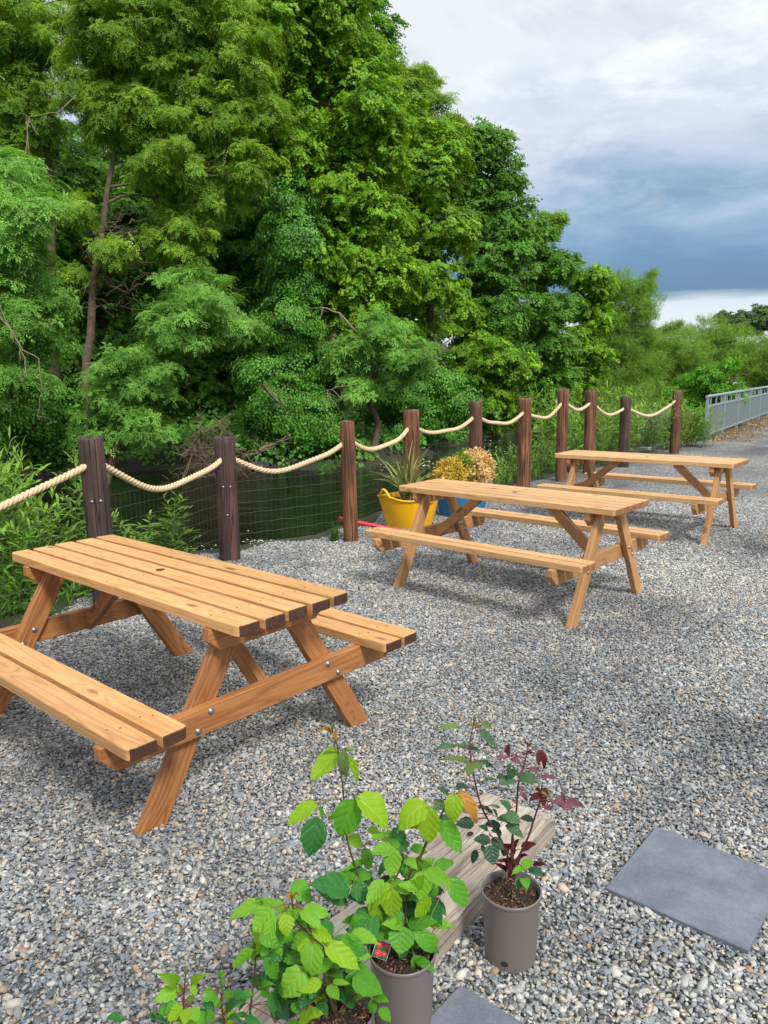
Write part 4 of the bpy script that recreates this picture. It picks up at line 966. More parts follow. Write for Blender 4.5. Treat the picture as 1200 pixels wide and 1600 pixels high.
# grass along the yard edge
n = 2600; xs = rng.uniform(-4.5, 9, n); ys = rng.uniform(2, 20, n); s = sdist(EDGE, xs, ys); k = (s > .08) & (s < 1.0) & ((ys > 10.5) | ((s > .05) & (ys < 6.2) & (xs < -1.9))); xs, ys = xs[k], ys[k]
o = scatter('edge_grass', 'grass', GR, np.column_stack([xs, ys, height(xs, ys)]), eul(np.array([0, 0, 1.0]) + rng.normal(0, .12, (len(xs), 3)), rdir(len(xs)) * [1, 1, 0]), rng.uniform(.8, 1.7, len(xs))); tag(o, 'rough grass growing on the top of the near river bank', 'grass')
n = 1500; xs = rng.uniform(-4.5, -1.7, n); ys = rng.uniform(2, 7, n); s = sdist(EDGE, xs, ys); k = (s > .04) & (s < 1.3) & (ys < 5.6); xs, ys = xs[k], ys[k]
o = scatter('bank_growth', 'bank', KIND['bank'][0], np.column_stack([xs, ys, height(xs, ys) + rng.uniform(0, .10, len(xs))]), eul(rdir(len(xs)), rdir(len(xs)) + [0, 0, .9]), rng.uniform(.3, .6, len(xs))); tag(o, 'low leafy weeds covering the near bank below the willows', 'weeds')
c = onz(522, 850, 0); g = blade_mesh('grass_tuft', L_GRASS, 60, .26, .006, .9, 5)
link('grass_tuft', g, None, Matrix.Translation((c.x, c.y + .05, -.04)), label='bright green grass tuft at the foot of the third pole on the gravel edge', cat='grass tuft')

# ------------------------------------------------------------------ willow shoots on the near bank
def shoot_mesh(h, n_, leaf=.105, lean=.25, droop=.5):
    mb = MB(); a0 = R(0, 6.28); P_ = []
    for j in range(9):
        t_ = j / 8; P_.append(Vector((math.cos(a0) * lean * h * t_ ** 1.6 + .02 * math.sin(t_ * 9), math.sin(a0) * lean * h * t_ ** 1.6, h * t_)))
    mb.tube(P_, [.0055 * (1 - .8 * q / 8) for q in range(9)], 5, 0, caps=False)
    for q in range(n_):
        t_ = .12 + .88 * (q + R(0, .8)) / n_; i_ = min(7, int(t_ * 8)); p = P_[i_].lerp(P_[i_ + 1], t_ * 8 - i_); a = q * 2.4 + R(-.4, .4)
        rise = R(-.75, .15) if t_ < .85 else R(-1.2, -.6); s_ = leaf * R(.7, 1.2) * (1 if t_ < .9 else .75)
        mb_T = TR(p, R(-.4, .4), rise, a); m0 = len(mb.f); poly_leaf(mb, mb_T, 'lance', s_)
        for z_ in range(m0, len(mb.f)): mb.m[z_] = 1
        if R(0, 1) < .35 and t_ < .85:      # a side twig with its own leaves
            d_ = (mb_T.to_3x3() @ Vector((1, 0, 0))); d_.z = abs(d_.z) + .25; d_.normalize(); ln = R(.10, .22)
            mb.tube([p, p + d_ * ln], [.002, .001], 3, 0, caps=False)
            for z2 in range(6):
                m0 = len(mb.f); poly_leaf(mb, TR(p + d_ * ln * (.3 + z2 * .14), R(-.5, .5), R(-.9, -.1), a + (1 if z2 % 2 else -1) * R(.3, .9)), 'lance', leaf * R(.6, .95))
                for z_ in range(m0, len(mb.f)): mb.m[z_] = 1
    return mb.mesh('shoot', MSTEM, L_WSH)
SH = [shoot_mesh(1.0, 38, .125) for _ in range(5)]
def willow_plant(x, y, n_, h, sp_, label, z=None):
    zb = float(height(x, y)) - .03 if z is None else z
    r_ = thing('willow_shrub', (x, y, zb), 0, label, 'shrub', 'leafy willow shrubs on the near bank')
    for q in range(n_):
        a = R(0, 6.28); rr = sp_ * math.sqrt(R(0, 1)); s_ = h * R(.6, 1.05)
        o_ = link('shoot', SH[q % 5], r_, Matrix.Translation((rr * math.cos(a), rr * math.sin(a), 0)) @ Matrix.Rotation(R(0, 6.28), 4, 'Z') @ Matrix.Rotation(R(-.12, .12), 4, 'X') @ Matrix.Diagonal((R(.85, 1.1), R(.85, 1.1), s_, 1)))
    return r_
willow_plant(-3.05, 5.35, 15, 1.75, .42, 'tallest willow shrub at the left edge, behind the drooping first rope')
willow_plant(-2.62, 5.55, 13, 1.35, .30, 'willow shrub right behind the near table and left of the nearest pole')
willow_plant(-3.15, 4.6, 13, 1.25, .36, 'willow shrub low at the left edge behind the near end of the table')
willow_plant(-2.5, 6.1, 6, 1.2, .25, 'willow shrub with tips showing just left of the nearest pole under the rope')
willow_plant(-1.78, 6.5, 3, .62, .18, 'thin willow shrub between the nearest and second poles')
willow_plant(-1.95, 6.0, 3, .6, .16, 'short willow shrub just right of the nearest pole')
for q, (px, py, d_, n_, h, lab) in enumerate(((805, 0, 12.6, 12, 1.15, 'willow shrub through the wire right of the blue tub'), (848, 0, 13.2, 16, 1.35, 'bushy willow shrub between the seventh and eighth poles'),
      (905, 0, 14.2, 18, 1.6, 'willow shrub between the pair of tall brown poles'), (955, 0, 15.2, 18, 1.5, 'willow shrub left of the black ninth pole'), (1005, 0, 16.0, 20, 1.5, 'willow shrub right of the black ninth pole'),
      (1040, 0, 17.0, 18, 1.4, 'willow shrub behind the last pole'), (1078, 0, 17.6, 14, 1.1, 'willow shrub between the last pole and the stump'), (870, 0, 16.5, 18, 1.7, 'willow shrub standing lower towards the water behind the twin poles'),
      (985, 0, 18.5, 20, 1.8, 'taller willow shrub set back behind the ninth pole'), (780, 0, 13.6, 7, .9, 'small willow shrub at the water right of the sixth pole'))):
    p = at(px, 640, d_); zb = max(float(height(p.x, p.y)), -.9); willow_plant(p.x, p.y, n_ + 4, h * (.80 - .45 * zb), .5, lab, zb - .03)
# ------------------------------------------------------------------ tubs
def tub(loc, mat, label, handles, rz):
    r_ = thing('planted_tub', loc, rz, label, 'tub', 'flexible plastic tubs planted with shrubs')
    mb = MB(); h = .335; rt, rb = .33, .245
    def wob(i_, a):
        k_ = 1 + .05 * math.cos(2 * a) * (i_ >= 3) + .01 * math.sin(5 * a); up = (.045 * max(0, math.cos(a)) ** 8 + .045 * max(0, -math.cos(a)) ** 8 + .008 * math.sin(3 * a)) if 3 <= i_ <= 8 else 0
        return (k_, up)
    mb.lathe([(.0001, .004), (rb * .97, .004), (rb, .015), (rb + (rt - rb) * .9, h * .9), (rt * .985, h * .94), (rt * 1.03, h * .95), (rt * 1.035, h), (rt * .985, h), (rt * .965, h * .9), (rb * .98, h * .4)], 48, 0, True, wob)
    link('tub', mb.mesh('tub', mat), r_)
    for s_ in (-1, 1):
        mb = MB(); pts_ = [(s_ * rt * (1.06 + .06 * math.sin(PI * q / 10)), -.075 + .15 * q / 10, h + .02 + .085 * math.sin(PI * q / 10)) for q in range(11)]
        mb.tube(pts_, .014, 8); link('handle', mb.mesh('handle', mat), r_)
    mb = MB(); mb.add([(rt * .93 * math.cos(a * PI / 12), rt * .93 * math.sin(a * PI / 12), h * .82 + .01 * math.sin(a * 3)) for a in range(24)] + [(0, 0, h * .86)], [(a, (a + 1) % 24, 24) for a in range(24)])
    link('soil', mb.mesh('soil', MSOIL), r_); return r_
yt = tub((.27, 8.12, 0), MYEL, 'yellow rubber tub planted with a spiky strap leaved plant, beside the third pole', 1, .75)
bt_ = tub((.90, 8.70, 0), MBLU, 'blue rubber tub holding golden and tan shrubs, behind the middle table', 1, .5)
BL = []
for q in range(4):
    mb = MB(); vs = []; 
    for j in range(9):
        t_ = j / 8; x = .28 * (t_ ** 1.5) * (1, .55, .25, .8)[q] * 1.6; z = .62 * (t_ - (.55, .22, .06, .38)[q] * t_ ** 2.6); w_ = .013 * (1 - t_ ** 2.5) + .001
        vs += [(x, -w_, z + .004), (x, w_, z + .004)]
        if j: pass
    mb.add(vs, [(2 * j, 2 * j + 1, 2 * j + 3, 2 * j + 2) for j in range(8)]); BL.append(mb.mesh('blade', L_SPK))
for q in range(64):
    link('blade', BL[random.choice((0, 0, 1, 2, 3, 3))], yt, Matrix.Translation((R(-.06, .06), R(-.05, .05), .26)) @ Matrix.Rotation(R(0, 6.28), 4, 'Z') @ Matrix.Rotation(R(-.12, .15), 4, 'Y') @ Matrix.Diagonal((R(1.0, 1.6), 1, R(.7, 1.3), 1)))
def small_spray(mat, s=.028, n_=26, shape='ivy'):
    mb = MB()
    for k in range(n_): 
        u = k / n_ * .14; a = k * 2.4
        poly_leaf(mb, TR((.018 * math.cos(a), .018 * math.sin(a), u - .05), R(-.5, .5), R(-1.0, -.1), a), shape, s * R(.7, 1.2))
    return mb.mesh('sprig', mat)
for nm, key, mat, cx, cz, rx, rz_, n_ in (('tan_foliage', 'tan', L_TAN, .13, .50, .17, .19, 340), ('golden_foliage', 'gold', L_GOLD, -.17, .47, .17, .15, 300), ('lime_foliage', 'lime', L_LIME, -.01, .50, .11, .17, 170)):
    d = rdir(n_); P_ = d * np.array([rx, rx * .95, rz_]) * (rng.uniform(.4, 1, n_) ** .5)[:, None] * (1 + .16 * np.sin(d[:, :1] * 7) * np.cos(d[:, 2:] * 6)) + np.array([cx, -.06, cz])
    scatter(nm, key, [small_spray(mat) for _ in range(3)], P_, eul(d + [0, 0, .7] + rng.normal(0, .25, (n_, 3)), rdir(n_)), rng.uniform(.8, 1.3, n_), bt_)
# ribbed red pole
A, B = Vector((-.46, 7.55, .20)), Vector((.22, 7.62, .035)); mb = MB(); k = 110; pts_ = [A.lerp(B, q / k) - A for q in range(k + 1)]
mb.tube(pts_, [.021 + .0035 * math.sin(q * 1.15) if q > 6 else .024 for q in range(k + 1)], 12); rp = link('red_pole', mb.mesh('red_pole', MRED), None, Matrix.Translation(A), label='ribbed red plastic pole lying on the gravel behind the third pole', cat='pole')

# ------------------------------------------------------------------ foreground sleeper and slabs
SA = Vector((.359, 2.613, 0)); su = Vector((-.622, -.783, 0)).normalized(); spv = Vector((-su.y, su.x, 0))
Ls, Ws, Hs = 1.75, .285, .135
mb = MB(); nX, nY, nZ = 90, 14, 5
def sl_pt(u, v, w_):
    x, y, z = u * Ls, v * Ws, (w_ - 1) * Hs + .092
    q = noise.noise(Vector((x * 6, y * 18, z * 18))) * .004 + noise.noise(Vector((x * 1.7, y * 4, z * 3 + 5))) * .008
    edge = (abs(v - .5) * 2) ** 10; end = max(0, 1 - x / .05)
    y += q * .8 + .006 * noise.noise(Vector((x * 12, 3, z * 30))) * edge; z += q - .010 * edge * (w_ > .9) * (.6 + noise.noise(Vector((x * 5, v, 2)))) + .004 * noise.noise(Vector((x * 3, y * 70, 0)))
    if x < .05: x += .012 * noise.noise(Vector((1, y * 30, z * 30))) ; z -= .006 * end * (w_ > .9)
    # bolt hole and wane
    return Vector((x, y, z))
def face_grid(f, a, b):
    vs = [f(i_ / a, j / b) for j in range(b + 1) for i_ in range(a + 1)]
    mb.add(vs, [(j * (a + 1) + i_, j * (a + 1) + i_ + 1, (j + 1) * (a + 1) + i_ + 1, (j + 1) * (a + 1) + i_) for j in range(b) for i_ in range(a)], 0, True)
face_grid(lambda u, v: sl_pt(u, v, 1), nX, nY); face_grid(lambda u, w_: sl_pt(u, 0, w_), nX, nZ); face_grid(lambda u, w_: sl_pt(1 - u, 1, w_), nX, nZ)
face_grid(lambda v, w_: sl_pt(0, 1 - v, w_), nY, nZ); face_grid(lambda v, w_: sl_pt(1, v, w_), nY, nZ)
sleeper = link('timber_sleeper', mb.mesh('timber_sleeper', MSLEEP), None, frame_mat(SA, su, Vector((-su.y, su.x, 0))), label='weathered grey timber sleeper sunk in the gravel behind the potted roses', cat='timber sleeper')
for (px, py) in ((735, 1305), (752, 1262)):
    c = onz(px, py, .092); l_ = sleeper.matrix_basis.inverted() @ c; mb = MB(); mb.add([(.013 * math.cos(a), .011 * math.sin(a), 0) for a in (0, .8, 1.6, 2.4, 3.2, 4, 4.8, 5.6)], [tuple(range(8))])
    link('bolt_hole', mb.mesh('bolt_hole', simple('dark_hole', (.012, .009, .007), .9)), sleeper, Matrix.Translation((l_.x, l_.y, .098)))
sa, sb, sc_ = Vector((.947, 2.457, 0)), Vector((.678, 2.141, 0)), Vector((1.001, 1.862, 0))
e1 = (sb - sa).normalized()
def slab(corner, label, ang=0):
    ey = Matrix.Rotation(ang, 3, 'Z') @ -e1; ex = Vector((ey.y, -ey.x, 0)); s_ = .42
    c = corner + ex * s_ / 2 - ey * s_ / 2
    quick('paving_slab', MSLAB, None, lambda mb: mb.prism([(-s_ / 2, -s_ / 2), (s_ / 2, -s_ / 2), (s_ / 2, s_ / 2), (-s_ / 2, s_ / 2)], -.02, .030, .003), frame_mat(c + Vector((0, 0, .003)), ex, ey), label=label, cat='paving slab', group='loose grey paving slabs')
slab(sa, 'square blue grey paving slab lying whole on the gravel at the right')
slab(Vector((.182, 1.762, 0)), 'blue grey paving slab between the rose pots at the bottom edge, mostly out of view', .0)

# ------------------------------------------------------------------ potted roses
def rose_leaf_mesh(name, mat, seed, fold=.16, curl=.22, wmul=1.0):
    rnd = random.Random(seed); nu, nv = 9, 3; mb = MB(); vs = []
    for i_ in range(nu + 1):
        t_ = i_ / nu; w_ = .5 * (t_ ** .62 * (1 - t_) ** .95 / .4045) * wmul if 0 < i_ < nu else .004
        w_ *= 1 + .05 * (1 if i_ % 2 else -1)
        for j in range(-nv, nv + 1):
            q = j / nv; y = w_ * q * (1 - .04 * abs(q)); x = t_ - .03 * abs(q)
            z = fold * abs(y) * 1.2 - curl * (t_ - .35) ** 2 + .035 * math.sin(i_ * 1.6 + j * 1.4 + seed * 2) * abs(q) + .10 * math.sin(seed * 2.1) * q * t_ + rnd.uniform(-.012, .012)
            vs.append((x, y, z))
    m_ = 2 * nv + 1
    mb.add(vs, [(i_ * m_ + j, i_ * m_ + j + 1, (i_ + 1) * m_ + j + 1, (i_ + 1) * m_ + j) for i_ in range(nu) for j in range(m_ - 1)], 0, True)
    return mb.mesh(name, mat)
LM = {k: [rose_leaf_mesh('leaf', m_, s_, (.18, .05, .34, .25, .10)[s_ % 5], (.30, .10, .55, -.10, .75)[s_ % 5]) for s_ in range(5)] for k, m_ in RL.items()}
TOCAM = Vector((0, -.72, .70))
def add_leaf(root, B, T_, wd, tone, tilt=None):
    ax_ = T_ - B; ln = ax_.length; ex = ax_.normalized()
    nrm = TOCAM * 1.0 + Vector((0, 0, .55)) + Vector((R(-.35, .35), R(-.3, .3), R(-.2, .2))) if tilt is None else tilt
    nrm = nrm - ex * nrm.dot(ex); nrm.normalize(); ey = nrm.cross(ex)
    m_ = Matrix((ex, ey, nrm)).transposed().to_4x4() @ Matrix.Diagonal((ln, wd, ln * .8, 1)); m_.translation = B - root.location
    return link('leaf', random.choice(LM[tone]), root, m_)
def pot(loc, label, h=.222, rt=.083, rb=.070, holes=()):
    r_ = thing('potted_rose', loc, 0, label, 'potted rose', 'roses in taupe plastic pots')
    mb = MB(); mb.lathe([(rb * .9, .0), (rb, .004), (rb * 1.01, .02), (rt * .965, h * .93), (rt * .97, h * .94), (rt, h * .955), (rt * 1.005, h * .985), (rt * .99, h), (rt * .955, h * .997), (rt * .945, h * .95), (rb * .98, h * .5)], 56)
    link('pot', mb.mesh('pot', MPOT), r_)
    for a in holes:
        mb = MB(); mb.add([(.011 * math.cos(q * PI / 5), .008 * math.sin(q * PI / 5), 0) for q in range(10)], [tuple(range(10))])
        link('drain_hole', mb.mesh('drain_hole', MBOLTH), r_, Matrix.Translation(((rb + .0035) * math.cos(a), (rb + .0035) * math.sin(a), .042)) @ Matrix.Rotation(a, 4, 'Z') @ Matrix.Rotation(PI / 2, 4, 'Y') @ Matrix.Rotation(PI / 2, 4, 'Z'))
    mb = MB(); k = 26
    g = [(i_ - k / 2) / (k / 2) for i_ in range(k + 1)]; rs = rt * .95; idx = {}; vs = []
    for i_, gx in enumerate(g):
        for j, gy in enumerate(g):
            if gx * gx + gy * gy <= 1.0: idx[i_, j] = len(vs); vs.append((gx * rs, gy * rs, h * .90 + .009 * noise.noise(Vector((gx * 6, gy * 6, loc[0] * 9))) + R(-.0022, .0022)))
    fs = [(idx[i_, j], idx[i_ + 1, j], idx[i_ + 1, j + 1], idx[i_, j + 1]) for i_ in range(k) for j in range(k) if all(q in idx for q in ((i_, j), (i_ + 1, j), (i_ + 1, j + 1), (i_, j + 1)))]
    mb.add(vs, fs, 0, False); link('soil', mb.mesh('soil', MSOIL), r_)
    mb = MB()
    for q in range(26):
        a = R(0, 6.28); rr = rs * math.sqrt(R(0, .9)); p = Vector((rr * math.cos(a), rr * math.sin(a), h * .905 + .004)); d_ = Vector((R(-1, 1), R(-1, 1), R(-.2, .3))).normalized() * R(.004, .013)
        mb.tube([p, p + d_], [.0016, .001], 4)
    link('bark_chips', mb.mesh('bark_chips', simple('bark_chip', (.30, .17, .085), .85)), r_, kind='stuff')
    return r_
def stem(root, pts_, r0=.0032, mat=None, nm='stem'):
    sm = []
    for a, b in zip(pts_, pts_[1:]): sm += [a.lerp(b, q / 4) for q in range(4)]
    sm.append(pts_[-1]); k = len(sm); sm2 = [sm[0]] + [(sm[i_ - 1] + sm[i_] * 2 + sm[i_ + 1]) / 4 for i_ in range(1, k - 1)] + [sm[-1]]
    mb = MB(); mb.tube([p - root.location for p in sm2], [r0 * (1 - .55 * q / k) for q in range(k)], 7)
    for q in range(2, k - 1, 3):
        p = sm2[q] - root.location; d_ = Vector((R(-1, 1), R(-1, .3), R(-.2, .2))).normalized(); mb.tube([p, p + d_ * .006], [.0014, .0002], 4)
    return link(nm, mb.mesh(nm, mat or MSTEM), root)
def near_stem(p, stems):
    best = None
    for st in stems:
        for a, b in zip(st, st[1:]):
            for q in (0, .25, .5, .75):
                c_ = a.lerp(b, q); d_ = (c_ - p).length
                if best is None or d_ < best[0]: best = (d_, c_)
    return best[1]
def plant(root, Y0, stems_px, leaves, conv, matS, petmat, r0=.003, dyf=None):
    stems = []
    for st in stems_px:
        yy = st[0]; P_ = [ony(*conv(x, y), Y0 + yy * (1 - i_ / (len(st) - 2)) if len(st) > 2 else Y0) for i_, (x, y) in enumerate(st[1:])]
        stems.append(P_); stem(root, P_[::-1], r0, matS)
    for (bx, by, tx, ty, wd, tone, *dd) in leaves:
        d0 = dd[0] if dd else R(-.05, .05); B = ony(*conv(bx, by), Y0 + d0); T_ = ony(*conv(tx, ty), Y0 + d0 + R(-.03, .01) - .012)
        sc = (B.y / FW.dot(ray(*conv(bx, by)).normalized()) if False else (B - O).dot(FW)) / F_PX
        wm = wd * sc * conv.k * 1.26
        add_leaf(root, B, T_, wm, tone)
        s_ = near_stem(B, stems)
        if (s_ - B).length < .12: mb = MB(); mid = s_.lerp(B, .5) + Vector((0, 0, .004)); mb.tube([q - root.location for q in (s_, mid, B, B.lerp(T_, .08))], [.0013, .0011, .0009, .0006], 5, caps=False); link('petiole', mb.mesh('petiole', petmat), root)
    return stems
class Conv:
    def __init__(s, ox, oy, z): s.ox, s.oy, s.z = ox, oy, z; s.k = 1 / z
    def __call__(s, x, y): return s.ox + x / s.z, s.oy + y / s.z
MPET = simple('rose_petiole', (.16, .17, .04), .5); MPETR = simple('rose_petiole_red', (.16, .03, .03), .5)
MSTD = simple('rose_stem_brown', (.075, .05, .025), .55, 40, .4, .1)
# --- right pot
P3 = (.3349, 1.885, 0)
pr = pot(P3, 'potted rose with dull green and maroon leaves, standing alone right of the sleeper', holes=(-1.95,))
cv7 = Conv(660, 1110, 4.286)
S3 = [(0, (350, 60), (318, 200), (322, 320), (345, 450), (385, 620), (430, 720), (520, 850), (575, 980), (580, 1120)),
      (.02, (705, 225), (700, 290), (665, 420), (640, 500), (630, 680), (600, 850), (590, 1120)),
      (-.04, (800, 500), (790, 600), (760, 690), (710, 850), (640, 990), (600, 1120)),
      (-.03, (450, 830), (530, 900), (600, 980), (640, 1050), (610, 1120)),
      (.03, (560, 620), (600, 760), (610, 900), (600, 1120))]
V3 = [(250, 110, 95, 100, 45, 'o'), (385, 100, 285, 85, 45, 'o', .02), (400, 80, 470, 130, 50, 'o'), (385, 130, 495, 245, 60, 't'), (215, 235, 75, 250, 45, 't'), (318, 250, 205, 240, 45, 't'), (300, 255, 385, 262, 42, 't'),
      (318, 350, 145, 300, 55, 'o'), (330, 350, 300, 440, 60, 'o', -.03), (325, 345, 405, 385, 75, 'o'), (395, 335, 490, 395, 34, 't'), (520, 275, 420, 222, 28, 'p'), (572, 305, 590, 222, 70, 'p'), (570, 312, 480, 312, 40, 'p'),
      (595, 322, 662, 348, 44, 'p'), (708, 235, 685, 205, 20, 'm'), (708, 235, 738, 218, 20, 'm'), (700, 275, 740, 285, 26, 'm'), (790, 265, 835, 388, 48, 'm'), (785, 268, 775, 372, 40, 'm'),
      (570, 445, 560, 362, 110, 't'), (570, 440, 645, 400, 60, 't'), (600, 450, 530, 500, 80, 't'), (560, 445, 500, 440, 60, 't'), (640, 440, 785, 480, 78, 't', -.03), (492, 462, 412, 455, 44, 't'), (790, 400, 690, 388, 40, 'p', .05), (785, 445, 925, 452, 34, 'p', .05),
      (790, 560, 712, 612, 50, 'm'), (800, 560, 825, 650, 48, 'm'), (790, 540, 750, 530, 34, 'm'), (800, 520, 855, 600, 60, 'o', .02), (800, 520, 845, 548, 40, 'm', -.02), (660, 560, 715, 600, 40, 'p', .03), (650, 510, 690, 540, 40, 'p', .04),
      (935, 605, 940, 520, 78, 'p'), (945, 600, 890, 600, 55, 'p'), (950, 612, 1000, 672, 66, 'p'), (965, 600, 1098, 660, 52, 'p'), (890, 615, 975, 665, 40, 'p'), (820, 640, 870, 675, 44, 'p'),
      (595, 650, 512, 600, 55, 't', -.03), (520, 650, 450, 632, 26, 't'), (560, 690, 665, 752, 78, 't', -.04), (470, 690, 390, 650, 54, 'k'), (500, 715, 465, 660, 44, 'k'), (600, 740, 500, 720, 70, 't'), (520, 770, 410, 770, 66, 'k'), (560, 770, 692, 852, 70, 't', -.03), (530, 820, 465, 800, 50, 'k'),
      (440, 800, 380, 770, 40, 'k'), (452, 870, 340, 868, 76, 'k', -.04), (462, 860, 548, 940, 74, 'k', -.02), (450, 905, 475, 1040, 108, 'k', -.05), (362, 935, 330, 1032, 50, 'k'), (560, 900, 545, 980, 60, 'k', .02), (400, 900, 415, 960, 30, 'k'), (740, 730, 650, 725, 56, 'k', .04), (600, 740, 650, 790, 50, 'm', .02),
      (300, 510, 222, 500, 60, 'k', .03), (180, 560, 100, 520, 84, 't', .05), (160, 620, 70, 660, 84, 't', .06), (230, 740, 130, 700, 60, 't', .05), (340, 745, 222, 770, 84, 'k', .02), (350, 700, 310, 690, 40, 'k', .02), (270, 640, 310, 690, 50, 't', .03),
      (660, 1040, 748, 1015, 62, 'l', -.02), (670, 1050, 605, 1085, 50, 'l', -.03), (680, 1120, 700, 1195, 66, 'g', -.04), (640, 1120, 640, 1205, 44, 't', -.03), (740, 1032, 835, 1030, 34, 'm', .03), (710, 1060, 825, 1105, 60, 'k', .05),
      (620, 960, 545, 885, 36, 'm', .02), (660, 930, 740, 880, 60, 'm', .03), (600, 1010, 500, 1000, 34, 'm', .02), (640, 1000, 700, 960, 44, 'm', .01), (560, 1040, 610, 980, 50, 'm', .02), (600, 1080, 560, 1000, 46, 'm', .02), (620, 1060, 660, 960, 40, 'm', .03), (560, 1080, 500, 1020, 30, 'm', .03), (600, 930, 640, 860, 36, 'm', .03)]
plant(pr, 1.885, S3, V3, cv7, MSTEMR, MPETR, .0035)
mb = MB(); c = ony(*cv7(350, 60), 1.885) - pr.location; mb.tube([c + Vector((0, 0, -.004)), c + Vector((0, 0, .002)), c + Vector((0, 0, .009)), c + Vector((0, 0, .015))], [.002, .0045, .003, .0004], 8); link('bud', mb.mesh('bud', MSTEM), pr)
# --- middle pot with the tall shoot
P2_ = (.028, 1.665, 0)
pm = pot(P2_, 'middle potted rose with the tallest lime green shoot and a red flower label')
cv5 = Conv(440, 1120, 3.75)
S2 = [(.03, (290, 60), (330, 180), (358, 400), (366, 500), (380, 720), (425, 855), (470, 1000), (560, 1150), (640, 1300), (690, 1440)),
      (.0, (850, 720), (800, 850), (745, 930), (735, 1050), (720, 1200), (700, 1440)),
      (-.02, (640, 1010), (690, 900), (720, 800), (640, 770)),
      (.02, (1050, 440), (990, 460), (930, 590), (850, 740), (800, 850)),
      (-.03, (900, 1250), (860, 1200), (760, 1300), (710, 1440))]
V2 = [(335, 200, 165, 385, 120, 'y'), (362, 195, 365, 392, 76, 'o'), (385, 225, 462, 412, 52, 'y'), (320, 200, 258, 185, 34, 'y'), (375, 200, 418, 185, 32, 'y'), (292, 95, 228, 58, 28, 'b'), (305, 90, 325, 135, 28, 'b'), (300, 75, 290, 35, 24, 'g'),
      (205, 505, 18, 635, 98, 'y'), (205, 590, 162, 838, 148, 'd'), (430, 490, 325, 722, 160, 'g', -.03), (445, 470, 660, 662, 190, 'y', -.03), (240, 590, 225, 520, 34, 'g'), (270, 600, 330, 570, 30, 'y'),
      (845, 500, 662, 655, 160, 'y', -.02), (860, 530, 868, 762, 128, 'y', -.03), (1015, 450, 998, 638, 106, 'y'), (1045, 435, 1168, 622, 72, 'b'), (930, 612, 1055, 803, 112, 'g'), (770, 610, 800, 660, 50, 'y'),
      (395, 700, 478, 765, 76, 'l'), (490, 770, 515, 902, 70, 'g'), (655, 775, 518, 800, 96, 'l', -.03), (652, 770, 640, 948, 104, 'l', -.03), (590, 690, 680, 755, 76, 'l'), (600, 690, 520, 710, 60, 'l'), (640, 680, 740, 705, 80, 'd', .04), (700, 720, 700, 800, 90, 'd', .05), (520, 650, 560, 700, 60, 'y', .02),
      (730, 830, 795, 892, 60, 'l'), (890, 880, 1012, 850, 76, 'g'), (845, 900, 1008, 1002, 92, 'l', -.03), (985, 950, 1095, 1125, 112, 'g'), (830, 905, 812, 1090, 116, 'l', -.04), (645, 985, 498, 1120, 108, 'y', -.04), (640, 1010, 650, 1195, 124, 'y', -.05), (650, 970, 745, 1030, 76, 'l', -.02),
      (840, 920, 870, 1060, 80, 'g', .02), (900, 980, 860, 1060, 70, 'g', .03), (395, 1010, 160, 985, 150, 'd', -.02), (385, 1080, 190, 1010, 90, 'd', .02), (60, 980, 180, 1070, 110, 'g', .02), (440, 858, 418, 1002, 84, 'd'), (415, 990, 520, 1075, 100, 'd'), (465, 930, 540, 980, 90, 'd', .04), (480, 1080, 380, 1060, 90, 'd', .03),
      (560, 1160, 380, 1310, 170, 'd', -.04), (520, 1130, 600, 1250, 120, 'd', .02), (610, 1150, 560, 1270, 110, 'd', .02), (700, 900, 760, 940, 60, 'g', .03), (760, 1010, 700, 1080, 80, 'g', .03), (600, 1080, 540, 1180, 90, 'g', .02), (740, 1050, 800, 1120, 80, 'd', .03),
      (710, 1230, 690, 1400, 150, 'g', -.04), (780, 1250, 945, 1400, 95, 'g', -.04), (740, 1215, 915, 1195, 84, 'g', -.02), (780, 1400, 835, 1550, 90, 'g', -.03), (790, 1420, 900, 1490, 60, 'g', -.03), (620, 1240, 560, 1330, 90, 'd', .03), (600, 1200, 690, 1230, 90, 'd', .04), (650, 1300, 590, 1380, 84, 'd', .03), (560, 1290, 500, 1400, 90, 'd', .03), (700, 1180, 640, 1270, 70, 'g', .0), (800, 1280, 730, 1360, 70, 'g', .02), (740, 1330, 690, 1420, 60, 'd', -.02)]
ST2 = plant(pm, 1.665, S2, V2, cv5, MSTD, MPET, .0034)
def filler(root, st, Y0, n_, tones, conv, x0, x1, y0, y1, w0, w1):
    for q in range(n_):
        x, y = R(x0, x1), R(y0, y1); dd = R(0, .09); B = ony(*conv(x, y), Y0 + dd); a = R(0, 6.28); ln = R(w0, w1) * 1.5
        T_ = ony(*conv(x + ln * math.cos(a), y + ln * math.sin(a) * .8 + ln * .3), Y0 + dd + R(-.03, .01)); add_leaf(root, B, T_, R(w0, w1) * (B - O).dot(FW) / F_PX * conv.k, random.choice(tones))
        if q % 2 == 0:
            s_ = near_stem(B, st); mb = MB(); mid = s_.lerp(B, .5) + Vector((0, 0, .006)); mb.tube([p - root.location for p in (s_, mid, B)], [.0014, .0011, .0008], 5, caps=False); link('petiole', mb.mesh('petiole', MPET), root)
filler(pm, ST2, 1.665, 42, 'ddgglk', cv5, 400, 880, 860, 1330, 80, 120)
filler(pm, ST2, 1.60, 12, 'glly', cv5, 480, 880, 900, 1250, 80, 115)
filler(pm, ST2, 1.665, 10, 'gdg', cv5, 480, 760, 690, 900, 50, 80)
